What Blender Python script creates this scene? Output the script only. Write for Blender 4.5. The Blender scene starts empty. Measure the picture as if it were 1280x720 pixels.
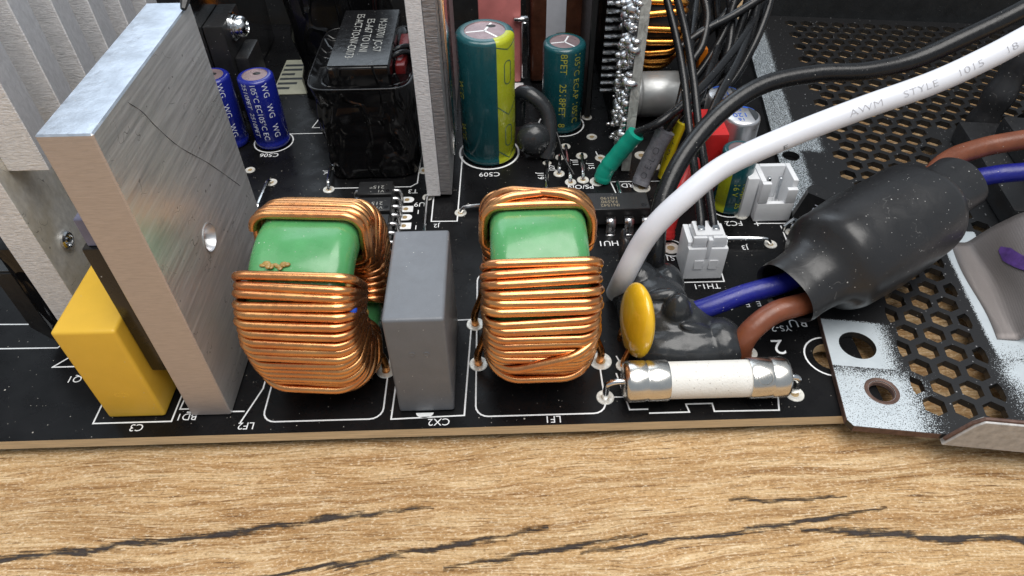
import bpy, bmesh, math, random
from mathutils import Vector, Matrix, noise

# ------------------------------------------------------------------ camera, world, lamps
# lengths below are written in millimetres; one Blender unit is one centimetre
S = 0.1
scene = bpy.context.scene
col = scene.collection
cam_data = bpy.data.cameras.new("camera")
cam = bpy.data.objects.new("camera", cam_data)
col.objects.link(cam)
cam_data.sensor_width = 36.0
cam_data.lens = 36.0 * 873.6 / 1280.0
cam_data.clip_start = 0.05
cam_data.clip_end = 500.0
_r, _u, _f = Vector((0.999588, -0.026662, -0.010611)), Vector((0.026249, 0.700124, 0.713538)), Vector((0.011595, 0.713523, -0.700536))
_m = Matrix((_r, _u, -_f)).transposed().to_4x4()
_m.translation = Vector((0.0000, -4.9280, 7.1655))
cam.matrix_world = _m
scene.camera = cam

world = bpy.data.worlds.new("World")
scene.world = world
world.use_nodes = True
world.node_tree.nodes["Background"].inputs[0].default_value = (0.80, 0.90, 1.0, 1)
world.node_tree.nodes["Background"].inputs[1].default_value = 0.33


def area_lamp(name, loc, target, sx, sy, watts, colour):
    d = bpy.data.lights.new(name, 'AREA')
    d.shape = 'RECTANGLE'
    d.size, d.size_y = sx, sy
    d.energy = watts
    d.color = colour
    o = bpy.data.objects.new(name, d)
    col.objects.link(o)
    o.location = loc
    o.rotation_euler = (Vector(target) - Vector(loc)).to_track_quat('-Z', 'Y').to_euler()
    return o


area_lamp("window_light", (-12, 34, 30), (0, 4, 0), 36, 26, 5600, (0.80, 0.90, 1.0))
area_lamp("ceiling_light", (5, -3.5, 34), (0, 2, 0), 32, 26, 13500, (1.0, 0.97, 0.93))

scene.view_settings.view_transform = 'Standard'
scene.view_settings.look = 'None'
scene.view_settings.exposure = 0.22
scene.view_settings.gamma = 1.0
scene.cycles.max_bounces = 8

R = math.radians
rnd = random.Random(7)

# ------------------------------------------------------------------ materials


class NT:
    def __init__(self, name):
        self.m = bpy.data.materials.new(name)
        self.m.use_nodes = True
        self.t = self.m.node_tree
        self.b = self.t.nodes["Principled BSDF"]
        self.tc = self.t.nodes.new("ShaderNodeTexCoord")

    def n(self, typ, **kw):
        x = self.t.nodes.new("ShaderNode" + typ)
        for k, v in kw.items():
            setattr(x, k, v)
        return x

    def link(self, a, b):
        self.t.links.new(a, b)

    def set(self, sock, v):
        if hasattr(v, 'is_linked') or hasattr(v, 'links'):
            self.link(v, sock)
        else:
            sock.default_value = v

    def math(self, op, a, b=0.0, c=0.0, clamp=False):
        x = self.n("Math", operation=op, use_clamp=clamp)
        self.set(x.inputs[0], a)
        self.set(x.inputs[1], b)
        if len(x.inputs) > 2:
            self.set(x.inputs[2], c)
        return x.outputs[0]

    def coord(self, scale=(1, 1, 1), rot=(0, 0, 0), loc=(0, 0, 0)):
        mp = self.n("Mapping")
        self.link(self.tc.outputs["Object"], mp.inputs[0])
        mp.inputs["Scale"].default_value = scale
        mp.inputs["Rotation"].default_value = rot
        mp.inputs["Location"].default_value = loc
        return mp.outputs[0]

    def noise(self, vec, scale, detail=4.0, rough=0.55, dist=0.0):
        x = self.n("TexNoise")
        self.link(vec, x.inputs["Vector"])
        x.inputs["Scale"].default_value = scale
        x.inputs["Detail"].default_value = detail
        x.inputs["Roughness"].default_value = rough
        x.inputs["Distortion"].default_value = dist
        return x.outputs[0]

    def rng(self, v, a, b, c=0.0, d=1.0):
        x = self.n("MapRange")
        x.clamp = True
        self.set(x.inputs[0], v)
        for i, q in enumerate((a, b, c, d)):
            self.set(x.inputs[i + 1], q)
        return x.outputs[0]

    def mix(self, fac, a, b, blend='MIX'):
        x = self.n("Mix", data_type='RGBA', blend_type=blend)
        self.set(x.inputs[0], fac)
        self.set(x.inputs[6], a if not isinstance(a, tuple) else (*a[:3], 1))
        self.set(x.inputs[7], b if not isinstance(b, tuple) else (*b[:3], 1))
        return x.outputs[2]

    def bump(self, h, strength, dist=0.01, prev=None):
        x = self.n("Bump")
        x.inputs["Strength"].default_value = strength
        x.inputs["Distance"].default_value = dist
        self.link(h, x.inputs["Height"])
        if prev is not None:
            self.link(prev, x.inputs["Normal"])
        return x.outputs[0]

    def specks(self, scale, size, share, seed=0.0):
        """Small isolated dots: 1 inside a dot."""
        v = self.n("TexVoronoi")
        self.link(self.coord(loc=(seed, seed * 1.7, seed * .3)), v.inputs["Vector"])
        v.inputs["Scale"].default_value = scale
        sep = self.n("SeparateColor")
        self.link(v.outputs["Color"], sep.inputs[0])
        gate = self.math('GREATER_THAN', sep.outputs[0], 1 - share)
        rad = self.math('MULTIPLY', sep.outputs[1], size)
        return self.math('MULTIPLY', self.math('LESS_THAN', v.outputs["Distance"], rad), gate)


def M(name, c, rough=0.5, metal=0.0, var=0.12, vs=6.0, bump=0.0, bs=30.0, stretch=(1, 1, 1), dust=0.0, coat=0.0,
      spec=0.5, rvar=0.08, bd=0.01, alpha=1.0, trans=0.0):
    k = NT(name)
    vec = k.coord(scale=stretch)
    nz = k.noise(vec, vs, 5)
    f = k.rng(nz, .25, .75, 1 - var, 1 + var)
    comb = k.n("CombineColor")
    for i in range(3):
        k.link(f, comb.inputs[i])
    colr = k.mix(1.0, c, comb.outputs[0], 'MULTIPLY')
    ro = k.rng(k.noise(vec, vs * 2.3, 4), .3, .7, max(.02, rough - rvar), min(1, rough + rvar))
    if dust:
        d = k.specks(11.0, .12, dust * .7, 3.1)
        d2 = k.specks(30.0, .20, dust * 1.4, 1.3)
        dd = k.math('MAXIMUM', d, d2)
        colr = k.mix(k.math('MULTIPLY', dd, .8), colr, (.62, .60, .57))
        ro = k.math('MAXIMUM', ro, k.math('MULTIPLY', dd, .9))
    k.link(colr, k.b.inputs["Base Color"])
    k.link(ro, k.b.inputs["Roughness"])
    k.b.inputs["Metallic"].default_value = metal
    k.b.inputs["Specular IOR Level"].default_value = spec
    k.b.inputs["Coat Weight"].default_value = coat
    k.b.inputs["Coat Roughness"].default_value = .12
    k.b.inputs["Transmission Weight"].default_value = trans
    k.b.inputs["Alpha"].default_value = alpha
    if bump:
        k.link(k.bump(k.noise(k.coord(scale=stretch), bs, 5), bump, bd), k.b.inputs["Normal"])
    return k.m


def brushed(name, c, rough, axis_rot=(0, 0, 0), stretch=(.6, 25, 25), scratch=.5, metal=.9, dark=.35, tint=None):
    k = NT(name)
    g = k.noise(k.coord(scale=stretch, rot=axis_rot), 3.0, 8, .65)
    blot = k.noise(k.coord(), 1.6, 6, .6)
    f = k.rng(g, .3, .7, 1 - dark, 1.12)
    comb = k.n("CombineColor")
    for i in range(3):
        k.link(f, comb.inputs[i])
    colr = k.mix(1.0, c, comb.outputs[0], 'MULTIPLY')
    if tint:
        colr = k.mix(k.rng(blot, .45, .7, 0, .55), colr, tint)
    # fine dark scratches
    v = k.n("TexVoronoi", feature='DISTANCE_TO_EDGE')
    nz = k.n("TexNoise")
    k.link(k.coord(), nz.inputs["Vector"])
    nz.inputs["Scale"].default_value = 4
    add = k.n("VectorMath", operation='MULTIPLY_ADD')
    k.link(nz.outputs["Color"], add.inputs[0])
    add.inputs[1].default_value = (.5, .5, .5)
    k.link(k.coord(scale=(1, .5, 1.2), rot=(0.5, .3, .2)), add.inputs[2])
    k.link(add.outputs[0], v.inputs["Vector"])
    v.inputs["Scale"].default_value = 2.6
    line = k.math('LESS_THAN', v.outputs["Distance"], .006)
    gate = k.rng(k.noise(k.coord(), 3.1, 3), .56, .60)
    sc = k.math('MULTIPLY', k.math('MULTIPLY', line, gate), scratch)
    pits = k.math('MULTIPLY', k.specks(13, .32, .16, 5.0), scratch)
    colr = k.mix(k.math('MAXIMUM', sc, k.math('MULTIPLY', pits, .8)), colr, (.06, .06, .065))
    k.link(colr, k.b.inputs["Base Color"])
    k.b.inputs["Metallic"].default_value = metal
    k.link(k.rng(g, .3, .7, rough - .1, rough + .14), k.b.inputs["Roughness"])
    h = k.math('ADD', g, k.math('MULTIPLY', sc, -1.2))
    k.link(k.bump(h, .35, .006), k.b.inputs["Normal"])
    return k.m


def make_wood():
    k = NT("oak_laminate")
    tilt = (0, 0, R(-2.0))
    wob = k.noise(k.coord(scale=(.16, .5, 1)), 1.0, 3)
    sep = k.n("SeparateXYZ")
    k.link(k.coord(rot=tilt), sep.inputs[0])
    yy = k.math('ADD', sep.outputs[1], k.math('MULTIPLY', k.math('SUBTRACT', wob, .5), 1.1))

    def vec(sx, sy):
        cx = k.n("CombineXYZ")
        k.link(k.math('MULTIPLY', sep.outputs[0], sx), cx.inputs[0])
        k.link(k.math('MULTIPLY', yy, sy), cx.inputs[1])
        return cx.outputs[0]
    broad = k.noise(vec(.16, 2.2), 1.0, 4, .6, .3)
    mid = k.noise(vec(.8, 11.0), 1.0, 7, .66, .5)
    fine = k.noise(vec(2.4, 46.0), 1.0, 5, .7, .4)
    grit = k.noise(k.coord(scale=(26, 44, 1)), 1.0, 3, .7)
    c = k.mix(k.rng(broad, .30, .70), (.40, .215, .080), (.60, .375, .170))
    c = k.mix(k.rng(mid, .48, .64, 0, .85), c, (.74, .53, .295))
    c = k.mix(k.rng(mid, .44, .33, 0, .9), c, (.24, .115, .036))
    c = k.mix(k.rng(fine, .45, .33, 0, .95), c, (.12, .055, .018))
    c = k.mix(k.rng(fine, .55, .66, 0, .75), c, (.86, .69, .46))
    c = k.mix(k.rng(grit, .55, .68, 0, .60), c, (.95, .80, .58))
    c = k.mix(k.rng(grit, .45, .32, 0, .55), c, (.17, .085, .03))
    # long dark splits in the printed grain: centre line y, x range, half width (cm)
    crack = None
    wig = k.noise(vec(1.6, .6), 1.0, 6, .62)
    wid = k.noise(vec(2.2, 8.0), 1.0, 5, .7)
    for (x0, x1, y0, slope, hw) in ((-7.0, -.9, -.807, .068, .042), (-2.9, .4, -1.272, .109, .028), (-.8, 1.5, -1.52, .10, .022),
                                    (.7, 4.3, -1.60, .080, .026), (3.2, 6.8, -1.05, -.12, .042), (2.5, 3.9, -.90, -.05, .022)):
        ln = k.math('MULTIPLY_ADD', sep.outputs[0], slope, y0)
        ln = k.math('ADD', ln, k.math('MULTIPLY', k.math('SUBTRACT', wig, .5), .22))
        dd = k.math('ABSOLUTE', k.math('SUBTRACT', sep.outputs[1], ln))
        dd = k.math('ADD', dd, k.math('ADD', k.math('MULTIPLY', k.math('SUBTRACT', mid, .48), .16), k.math('MULTIPLY', k.math('SUBTRACT', fine, .5), .10)))
        ends = k.math('MULTIPLY', k.rng(sep.outputs[0], x0, x0 + .8), k.rng(sep.outputs[0], x1, x1 - .8))
        w = k.math('MULTIPLY', k.math('MULTIPLY', ends, hw), k.rng(wid, .36, .66, .15, 1.35))
        q = k.math('MULTIPLY', k.rng(k.math('SUBTRACT', w, dd), -.020, .010), k.math('GREATER_THAN', ends, .01))
        crack = q if crack is None else k.math('MAXIMUM', crack, q)
    c = k.mix(k.math('MULTIPLY', crack, .94), c, (.022, .021, .026))
    k.link(c, k.b.inputs["Base Color"])
    k.b.inputs["Roughness"].default_value = .5
    k.b.inputs["Specular IOR Level"].default_value = .35
    h = k.math('ADD', k.math('MULTIPLY', fine, .6), k.math('ADD', k.math('MULTIPLY', mid, .5), k.math('MULTIPLY', crack, -.6)))
    h = k.math('ADD', h, k.math('MULTIPLY', grit, .35))
    k.link(k.bump(h, .8, .04), k.b.inputs["Normal"])
    return k.m


def make_copper(name, c1=(.67, .31, .140), c2=(.80, .45, .200)):
    k = NT(name)
    nz = k.noise(k.coord(), 2.2, 4)
    c = k.mix(k.rng(nz, .35, .65), c1, c2)
    c = k.mix(k.math('MULTIPLY', k.specks(16, .25, .10, 2.0), .7), c, (.85, .70, .5))
    k.link(c, k.b.inputs["Base Color"])
    k.b.inputs["Metallic"].default_value = 1.0
    k.link(k.rng(k.noise(k.coord(), 14, 4), .35, .65, .23, .35), k.b.inputs["Roughness"])
    k.b.inputs["Coat Weight"].default_value = .35
    k.b.inputs["Coat Roughness"].default_value = .1
    k.b.inputs["Coat Tint"].default_value = (1, .72, .42, 1)
    k.link(k.bump(k.noise(k.coord(), 9, 3), .12, .01), k.b.inputs["Normal"])
    return k.m


def make_panel():
    """Black powder coat with masked bare zinc patches; coordinates are the panel's own, in cm."""
    k = NT("masked_powder_coat")
    sep = k.n("SeparateXYZ")
    k.link(k.coord(), sep.inputs[0])
    X, Y = sep.outputs[0], sep.outputs[1]

    def rect(x0, x1, y0, y1, sl, sr, sb, st):
        a = k.rng(X, x0 - sl, x0 + sl)
        b = k.rng(X, x1 + sr, x1 - sr)
        c = k.rng(Y, y0 - sb, y0 + sb)
        d = k.rng(Y, y1 + st, y1 - st)
        return k.math('MULTIPLY', k.math('MULTIPLY', a, b), k.math('MULTIPLY', c, d))
    bare = rect(-1, .78, .93, 1.75, .01, .20, .012, .03)
    for a in ((-1, 1.02, -1, .90, .01, .28, .01, .16), (2.13, 2.70, 1.25, 3.9, .04, .01, .45, .02), (2.15, 4.0, -1, 1.3, .22, .01, .01, .2),
              (-1, 1.0, -1, .12, .01, .3, .01, .1)):
        bare = k.math('MAXIMUM', bare, rect(*a))
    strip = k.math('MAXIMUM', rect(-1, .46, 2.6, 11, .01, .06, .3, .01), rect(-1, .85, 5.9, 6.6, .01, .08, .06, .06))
    bare = k.math('MAXIMUM', bare, k.math('MULTIPLY', strip, .46))  # shade on the strip painted in: weaker mask lets black specks grey it
    speck = k.noise(k.coord(), 75, 2, .6)
    bare2 = k.math('MULTIPLY', bare, k.rng(rect(-1, 4.0, -1, .90, .01, .01, .01, .12), 0, 1, 1, .70))
    m = k.math('GREATER_THAN', k.math('ADD', bare2, k.math('MULTIPLY', k.math('SUBTRACT', speck, .5), 1.9)), .5)
    m = k.math('MULTIPLY', m, k.math('GREATER_THAN', bare, .03))
    lint = k.math('MAXIMUM', k.specks(30, .3, .10, 2), k.specks(14, .16, .1, 4))
    bl = k.mix(k.math('MULTIPLY', lint, .7), (.012, .012, .013), (.45, .45, .46))
    zinc = k.mix(k.noise(k.coord(), 5, 5), (.50, .56, .60), (.68, .74, .78))
    k.link(k.mix(m, bl, zinc), k.b.inputs["Base Color"])
    k.link(k.math('MULTIPLY', m, .35), k.b.inputs["Metallic"])
    k.link(k.rng(m, 0, 1, .38, .42), k.b.inputs["Roughness"])
    tex = k.noise(k.coord(), 40, 3)
    k.link(k.bump(k.math('ADD', tex, k.math('MULTIPLY', m, -.4)), .35, .008), k.b.inputs["Normal"])
    return k.m


def make_mask():
    k = NT("black_solder_mask")
    base = k.mix(k.rng(k.noise(k.coord(), 1.3, 4), .35, .7), (.0045, .0045, .005), (.010, .010, .011))
    d = k.math('MAXIMUM', k.specks(9, .11, .12, 1), k.specks(26, .18, .13, 6))
    k.link(k.mix(k.math('MULTIPLY', d, .75), base, (.5, .47, .42)), k.b.inputs["Base Color"])
    k.link(k.rng(k.noise(k.coord(), 3, 5), .3, .7, .20, .40), k.b.inputs["Roughness"])
    k.b.inputs["Specular IOR Level"].default_value = .16
    k.link(k.bump(k.noise(k.coord(), 12, 4), .10, .01), k.b.inputs["Normal"])
    return k.m


def make_sawn(name, c=(.66, .62, .60), rot=(0, 0, 0), stretch=(3, 3, 40), rough=.5, strength=.9, metal=.75, low=.5):
    k = NT(name)
    g = k.noise(k.coord(scale=stretch, rot=rot), 1.2, 6, .6, .8)
    c2 = tuple(x * low for x in c)
    k.link(k.mix(k.rng(g, .3, .62), c2, c), k.b.inputs["Base Color"])
    k.b.inputs["Metallic"].default_value = metal
    k.b.inputs["Roughness"].default_value = rough
    k.link(k.bump(g, strength, .03), k.b.inputs["Normal"])
    return k.m


def make_tape():
    k = NT("black_tape")
    a = k.noise(k.coord(), 1.1, 1, .4, .0)
    b = k.noise(k.coord(scale=(1.2, 1.2, .45)), 1.9, 1, .4, .5)
    d = k.specks(26, .18, .05, 1)
    k.link(k.mix(k.math('MULTIPLY', d, .6), (.0045, .0045, .005), (.35, .35, .35)), k.b.inputs["Base Color"])
    k.link(k.rng(a, .3, .7, .10, .22), k.b.inputs["Roughness"])
    k.b.inputs["Specular IOR Level"].default_value = .4
    ridge = k.rng(k.math('ABSOLUTE', k.math('SUBTRACT', b, .5)), 0, .05, 1, 0)
    h = k.math('ADD', a, k.math('MULTIPLY', ridge, .30))
    k.link(k.bump(h, .8, .10), k.b.inputs["Normal"])
    return k.m


WOOD = make_wood()
COPPER = make_copper("enamelled_copper")
COPPER_D = make_copper("enamelled_copper_dark", (.50, .20, .06), (.66, .32, .10))
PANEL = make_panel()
MASK = make_mask()
TAPE = make_tape()
FR4 = M("glass_laminate_edge", (.62, .48, .30), .6, var=.4, vs=5, stretch=(.5, 8, 30), bump=.5, bs=14)
SILK = M("white_silkscreen", (.80, .81, .82), .6, var=.10, vs=30)
TIN = M("tinned_pad", (.78, .76, .70), .35, .35, var=.2, vs=20, bump=.4, bs=20)
PADHOLE = M("flux_stained_hole", (.42, .30, .15), .5, .3, var=.3, vs=20)
SOLDER = M("solder", (.66, .66, .67), .28, 1.0, var=.2, vs=10, bump=.35, bs=14)
STEEL = M("bright_steel", (.74, .75, .76), .16, 1.0, var=.15, vs=8, rvar=.07)
NICKEL = M("nickel_cap", (.72, .70, .66), .25, 1.0, var=.14, vs=4, rvar=.03, bump=.03, bs=4)
ALU_SIDE = brushed("brushed_aluminium", (.70, .71, .72), .40, stretch=(20, .35, 9), axis_rot=(R(-3), 0, 0), scratch=.55, tint=(.70, .72, .70), metal=.75, dark=.16)
ALU_TOP = M("aluminium_mill_face", (.52, .57, .64), .36, .9, var=.22, vs=4, bump=.4, bs=9, dust=.06)  # bluish cast is the window's reflection put into the top's colour
ALU_SAWN_FRONT = make_sawn("saw_cut_aluminium", (.56, .50, .475), rot=(0, R(30), 0), stretch=(5, 5, 60), rough=.45, strength=.14, metal=.55, low=.82)  # pinkish cast is the wooden table's reflection put into the front's colour
ALU_ROUGH = make_sawn("rough_cut_aluminium", (.90, .89, .90), rot=(0, R(6), 0), stretch=(12, 12, 44), rough=.5, strength=.55, metal=.2, low=.7)
ALU_FIN = make_sawn("fin_aluminium", (.82, .82, .85), stretch=(20, 20, 9), rough=.42, strength=.18, metal=.6, low=.82)
ALU_WORN = brushed("worn_aluminium", (.74, .73, .70), .45, stretch=(8, 5, 3), scratch=.6, tint=(.52, .45, .30), metal=.35, dark=.2)
YELLOW = M("yellow_box_plastic", (.78, .47, .045), .42, var=.05, vs=3, bump=.12, bs=30, dust=.01)
YELLOW_E = M("yellow_epoxy", (.74, .44, .018), .18, var=.14, vs=3, bump=.25, bs=4, coat=.4)
GREY = M("grey_box_plastic", (.138, .148, .166), .42, var=.07, vs=5, bump=.4, bs=45, dust=.09, bd=.006)
GREEN = M("green_core_enamel", (.075, .295, .105), .28, var=.12, vs=3, bump=.3, bs=5, dust=.17, coat=.3)
BLACKP = M("black_moulding", (.014, .014, .015), .42, var=.2, vs=8, bump=.35, bs=60, dust=.08, bd=.006)
BLACKG = M("black_gloss", (.010, .010, .011), .22, var=.2, vs=5, dust=.04)
WIREB = M("black_pvc", (.009, .0093, .0105), .29, var=.25, vs=9, bump=.3, bs=22, dust=.04, bd=.006, spec=.42)
WIREW = M("white_pvc", (.69, .71, .77), .35, var=.03, vs=3, bump=.12, bs=9)
WIREBL = M("blue_pvc", (.010, .014, .205), .34, var=.18, vs=6, bump=.3, bs=20, dust=.04)
WIREBR = M("brown_pvc", (.185, .056, .026), .38, var=.22, vs=5, bump=.35, bs=14, dust=.04)


def make_shrink():
    k = NT("black_heat_shrink")
    big = k.noise(k.coord(), .9, 3, .5)
    wr = k.noise(k.coord(), 3.4, 4, .6, .8)
    v = k.n("TexVoronoi", feature='DISTANCE_TO_EDGE')
    nz = k.n("TexNoise")
    k.link(k.coord(), nz.inputs["Vector"])
    nz.inputs["Scale"].default_value = 3
    add = k.n("VectorMath", operation='MULTIPLY_ADD')
    k.link(nz.outputs["Color"], add.inputs[0])
    add.inputs[1].default_value = (.7, .7, .7)
    k.link(k.coord(), add.inputs[2])
    k.link(add.outputs[0], v.inputs["Vector"])
    v.inputs["Scale"].default_value = 1.7
    line = k.math('MULTIPLY', k.math('LESS_THAN', v.outputs["Distance"], .007), k.rng(k.noise(k.coord(), 2.7, 3), .60, .66))
    d = k.math('MAXIMUM', k.specks(12, .11, .14, 3), k.specks(34, .22, .15, 1))
    mk = k.math('MAXIMUM', k.math('MULTIPLY', line, .2), k.math('MULTIPLY', d, .8))
    k.link(k.mix(mk, k.mix(big, (.012, .012, .013), (.026, .026, .028)), (.5, .49, .47)), k.b.inputs["Base Color"])
    k.link(k.rng(wr, .3, .7, .27, .44), k.b.inputs["Roughness"])
    h = k.math('ADD', big, k.math('MULTIPLY', wr, .28))
    k.link(k.bump(h, .28, .08), k.b.inputs["Normal"])
    return k.m


SHRINK = make_shrink()
GOO = M("black_silicone", (.026, .028, .031), .24, var=.2, vs=4, bump=.3, bs=3, dust=.02, bd=.03)


def make_ceramic():
    k = NT("fuse_ceramic")
    d = k.math('MAXIMUM', k.specks(26, .30, .22, 2), k.specks(45, .35, .25, 7))
    c = k.mix(k.noise(k.coord(), 4, 3), (.70, .68, .63), (.82, .81, .78))
    k.link(k.mix(k.math('MULTIPLY', d, .55), c, (.34, .31, .27)), k.b.inputs["Base Color"])
    k.b.inputs["Roughness"].default_value = .6
    k.link(k.bump(k.noise(k.coord(), 35, 3), .5, .01), k.b.inputs["Normal"])
    return k.m


CERAMIC = make_ceramic()
TEAL = M("teal_sleeve", (.010, .080, .094), .24, var=.14, vs=3, bump=.1, bs=6, coat=.3)
LIME = M("lime_print", (.42, .46, .022), .28, var=.16, vs=3, bump=.12, bs=6, coat=.2)
OLIVE = M("gold_print", (.42, .40, .05), .4, var=.1)
BLUES = M("blue_sleeve", (.010, .018, .235), .24, var=.14, vs=3, coat=.3)
CANTOP = M("can_top", (.34, .25, .26), .34, .5, var=.2, vs=4, bump=.08, bs=5)
SILVERCAN = M("silver_can", (.74, .74, .76), .34, .85, var=.08, vs=4)
BLUEINK = M("blue_ink", (.02, .10, .52), .4, var=.1)
DARKINK = M("dark_ink", (.03, .035, .04), .5)
GREYINK = M("grey_ink", (.40, .40, .43), .6)
WHITEP = M("white_nylon", (.80, .81, .83), .38, var=.05, vs=5, bump=.1, bs=18, dust=.02)
WHITEINK = M("white_ink", (.70, .74, .86), .4, var=.08)
ETCH = M("etched_mark", (.34, .34, .32), .6, var=.2, vs=30)
GREENS = M("green_sleeve", (.006, .285, .20), .34, var=.1, vs=5, bump=.2, bs=9)
YELLOWS = M("yellow_sleeve", (.62, .50, .012), .36, var=.1, vs=5)
REDS = M("red_sleeve", (.60, .022, .022), .34, var=.1, vs=5, bump=.15, bs=6)
GREYS = M("smoky_sleeve", (.16, .16, .18), .28, var=.35, vs=6, bump=.4, bs=10, coat=.4)
ORANGE = M("orange_plastic", (.68, .19, .012), .4)
PINK = M("pink_plastic", (.62, .20, .19), .35, var=.25, vs=2)
BROWN_T = M("brown_film_tape", (.075, .028, .016), .20, var=.4, vs=4, bump=.5, bs=4, bd=.04)
PAPER = M("label_paper", (.60, .61, .66), .6, var=.08)
SAGE = M("pale_paper", (.40, .40, .31), .65, var=.1)
BOARDEDGE = make_sawn("routed_board_edge", (.52, .53, .50), stretch=(10, 10, 5), rough=.65, strength=.8, metal=0)
DARKSTEEL = M("dark_painted_steel", (.016, .017, .018), .4, var=.25, vs=4, bump=.3, bs=30, dust=.03)
BAREEDGE = M("bare_sheet_edge", (.42, .41, .40), .5, .2, var=.3, vs=10, bump=.5, bs=18)
RUSTEDGE = M("oxidised_cut_edge", (.12, .07, .055), .6, .3, var=.4, vs=14, bump=.6, bs=18)
GLUE = M("amber_glue", (.34, .21, .06), .25, var=.25, vs=5, bump=.5, bs=5)
BLUEPAINT = M("blue_marker", (.01, .06, .42), .4, var=.2)
PAD_BLUE = M("thermal_pad", (.17, .17, .25), .45, var=.2)
PURPLEINK = M("purple_ink", (.075, .035, .17), .45, var=.5, vs=10)


def make_fabric():
    k = NT("silver_shield_cloth")
    w1 = k.n("TexWave", wave_type='BANDS', bands_direction='Y')
    k.link(k.coord(rot=(0, 0, R(20))), w1.inputs[0])
    w1.inputs["Scale"].default_value = 24
    w1.inputs["Distortion"].default_value = 1.2
    w2 = k.n("TexWave", wave_type='BANDS', bands_direction='X')
    k.link(k.coord(rot=(0, 0, R(20))), w2.inputs[0])
    w2.inputs["Scale"].default_value = 24
    w2.inputs["Distortion"].default_value = 1.2
    h = k.math('MULTIPLY', w1.outputs["Fac"], w2.outputs["Fac"])
    k.link(k.mix(k.rng(h, 0, .7), (.20, .18, .175), (.31, .28, .27)), k.b.inputs["Base Color"])
    k.b.inputs["Metallic"].default_value = .55
    k.b.inputs["Roughness"].default_value = .42
    k.link(k.bump(h, .35, .01), k.b.inputs["Normal"])
    return k.m


FABRIC = make_fabric()

# ------------------------------------------------------------------ mesh helpers (millimetres)


def V(*a):
    return Vector(a)


def thing(name, label, cat, loc=(0, 0, 0), group=None):
    o = bpy.data.objects.new(name, None)
    col.objects.link(o)
    o.empty_display_size = .1
    o.location = Vector(loc) * S
    o["label"], o["category"] = label, cat
    if group:
        o["group"] = group
    return o


def world_loc(o):
    v = o.location.copy()
    p = o.parent
    while p is not None:
        v += p.location
        p = p.parent
    return v


def obj(name, bm, mats, parent=None, origin=None, smooth=38, free=True):
    """Link a bmesh (world millimetres) as one mesh object under parent."""
    me = bpy.data.meshes.new(name)
    bmesh.ops.recalc_face_normals(bm, faces=bm.faces)
    bm.to_mesh(me)
    if free:
        bm.free()
    mats = mats if isinstance(mats, (list, tuple)) else [mats]
    for m in mats:
        me.materials.append(m)
    o = bpy.data.objects.new(name, me)
    col.objects.link(o)
    if parent is not None:
        o.parent = parent
        base = world_loc(parent)
    else:
        base = Vector(origin or (0, 0, 0)) * S
        o.location = base
    me.transform(Matrix.Translation(-base) @ Matrix.Scale(S, 4))
    if smooth:
        for p in me.polygons:
            p.use_smooth = True
        me.set_sharp_from_angle(angle=R(smooth))
    return o


def tag(o, label, cat, group=None, kind=None):
    o["label"], o["category"] = label, cat
    if group:
        o["group"] = group
    if kind:
        o["kind"] = kind
    return o


def box(bm, x0, x1, y0, y1, z0, z1, bev=0.0, seg=2, mat=None, mi=0):
    t = bmesh.new()
    bmesh.ops.create_cube(t, size=1)
    for v in t.verts:
        v.co = V(x0 + (v.co.x + .5) * (x1 - x0), y0 + (v.co.y + .5) * (y1 - y0), z0 + (v.co.z + .5) * (z1 - z0))
    if bev:
        bmesh.ops.bevel(t, geom=t.edges[:], offset=bev, segments=seg, profile=.6, affect='EDGES')
    if mat is not None:
        t.transform(mat)
    merge(bm, t, mi)


def merge(bm, t, mi=None):
    vs = [bm.verts.new(v.co) for v in t.verts]
    t.verts.index_update()
    for f in t.faces:
        try:
            q = bm.faces.new([vs[v.index] for v in f.verts])
            q.material_index = f.material_index if mi is None else mi
        except ValueError:
            pass
    t.free()


def frames(pts):
    n = len(pts)
    tans = []
    for i in range(n):
        a, b = pts[max(0, i - 1)], pts[min(n - 1, i + 1)]
        d = b - a
        tans.append(d.normalized() if d.length > 1e-9 else V(0, 0, 1))
    ref = V(0, 0, 1) if abs(tans[0].z) < .9 else V(1, 0, 0)
    nrm = (ref - tans[0] * ref.dot(tans[0])).normalized()
    out = []
    for t in tans:
        nrm = (nrm - t * nrm.dot(t))
        nrm = nrm.normalized() if nrm.length > 1e-6 else t.orthogonal().normalized()
        out.append((t, nrm, t.cross(nrm)))
    return out


def tube(bm, pts, r, n=10, mi=0, cap=True, flat=None):
    """Sweep a circle of radius r (number or list) along pts; flat squashes it along the second axis."""
    pts = [Vector(p) for p in pts]
    fr = frames(pts)
    rings = []
    for i, (p, (t, a, b)) in enumerate(zip(pts, fr)):
        rr = r[i] if isinstance(r, (list, tuple)) else r
        fl = 1.0 if flat is None else flat
        rings.append([bm.verts.new(p + a * (rr * fl * math.cos(2 * math.pi * j / n)) + b * (rr * math.sin(2 * math.pi * j / n)))
                      for j in range(n)])
    for i in range(len(rings) - 1):
        for j in range(n):
            f = bm.faces.new((rings[i][j], rings[i][(j + 1) % n], rings[i + 1][(j + 1) % n], rings[i + 1][j]))
            f.material_index = mi
    if cap:
        for rg in (rings[0], rings[-1]):
            f = bm.faces.new(rg)
            f.material_index = mi


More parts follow.
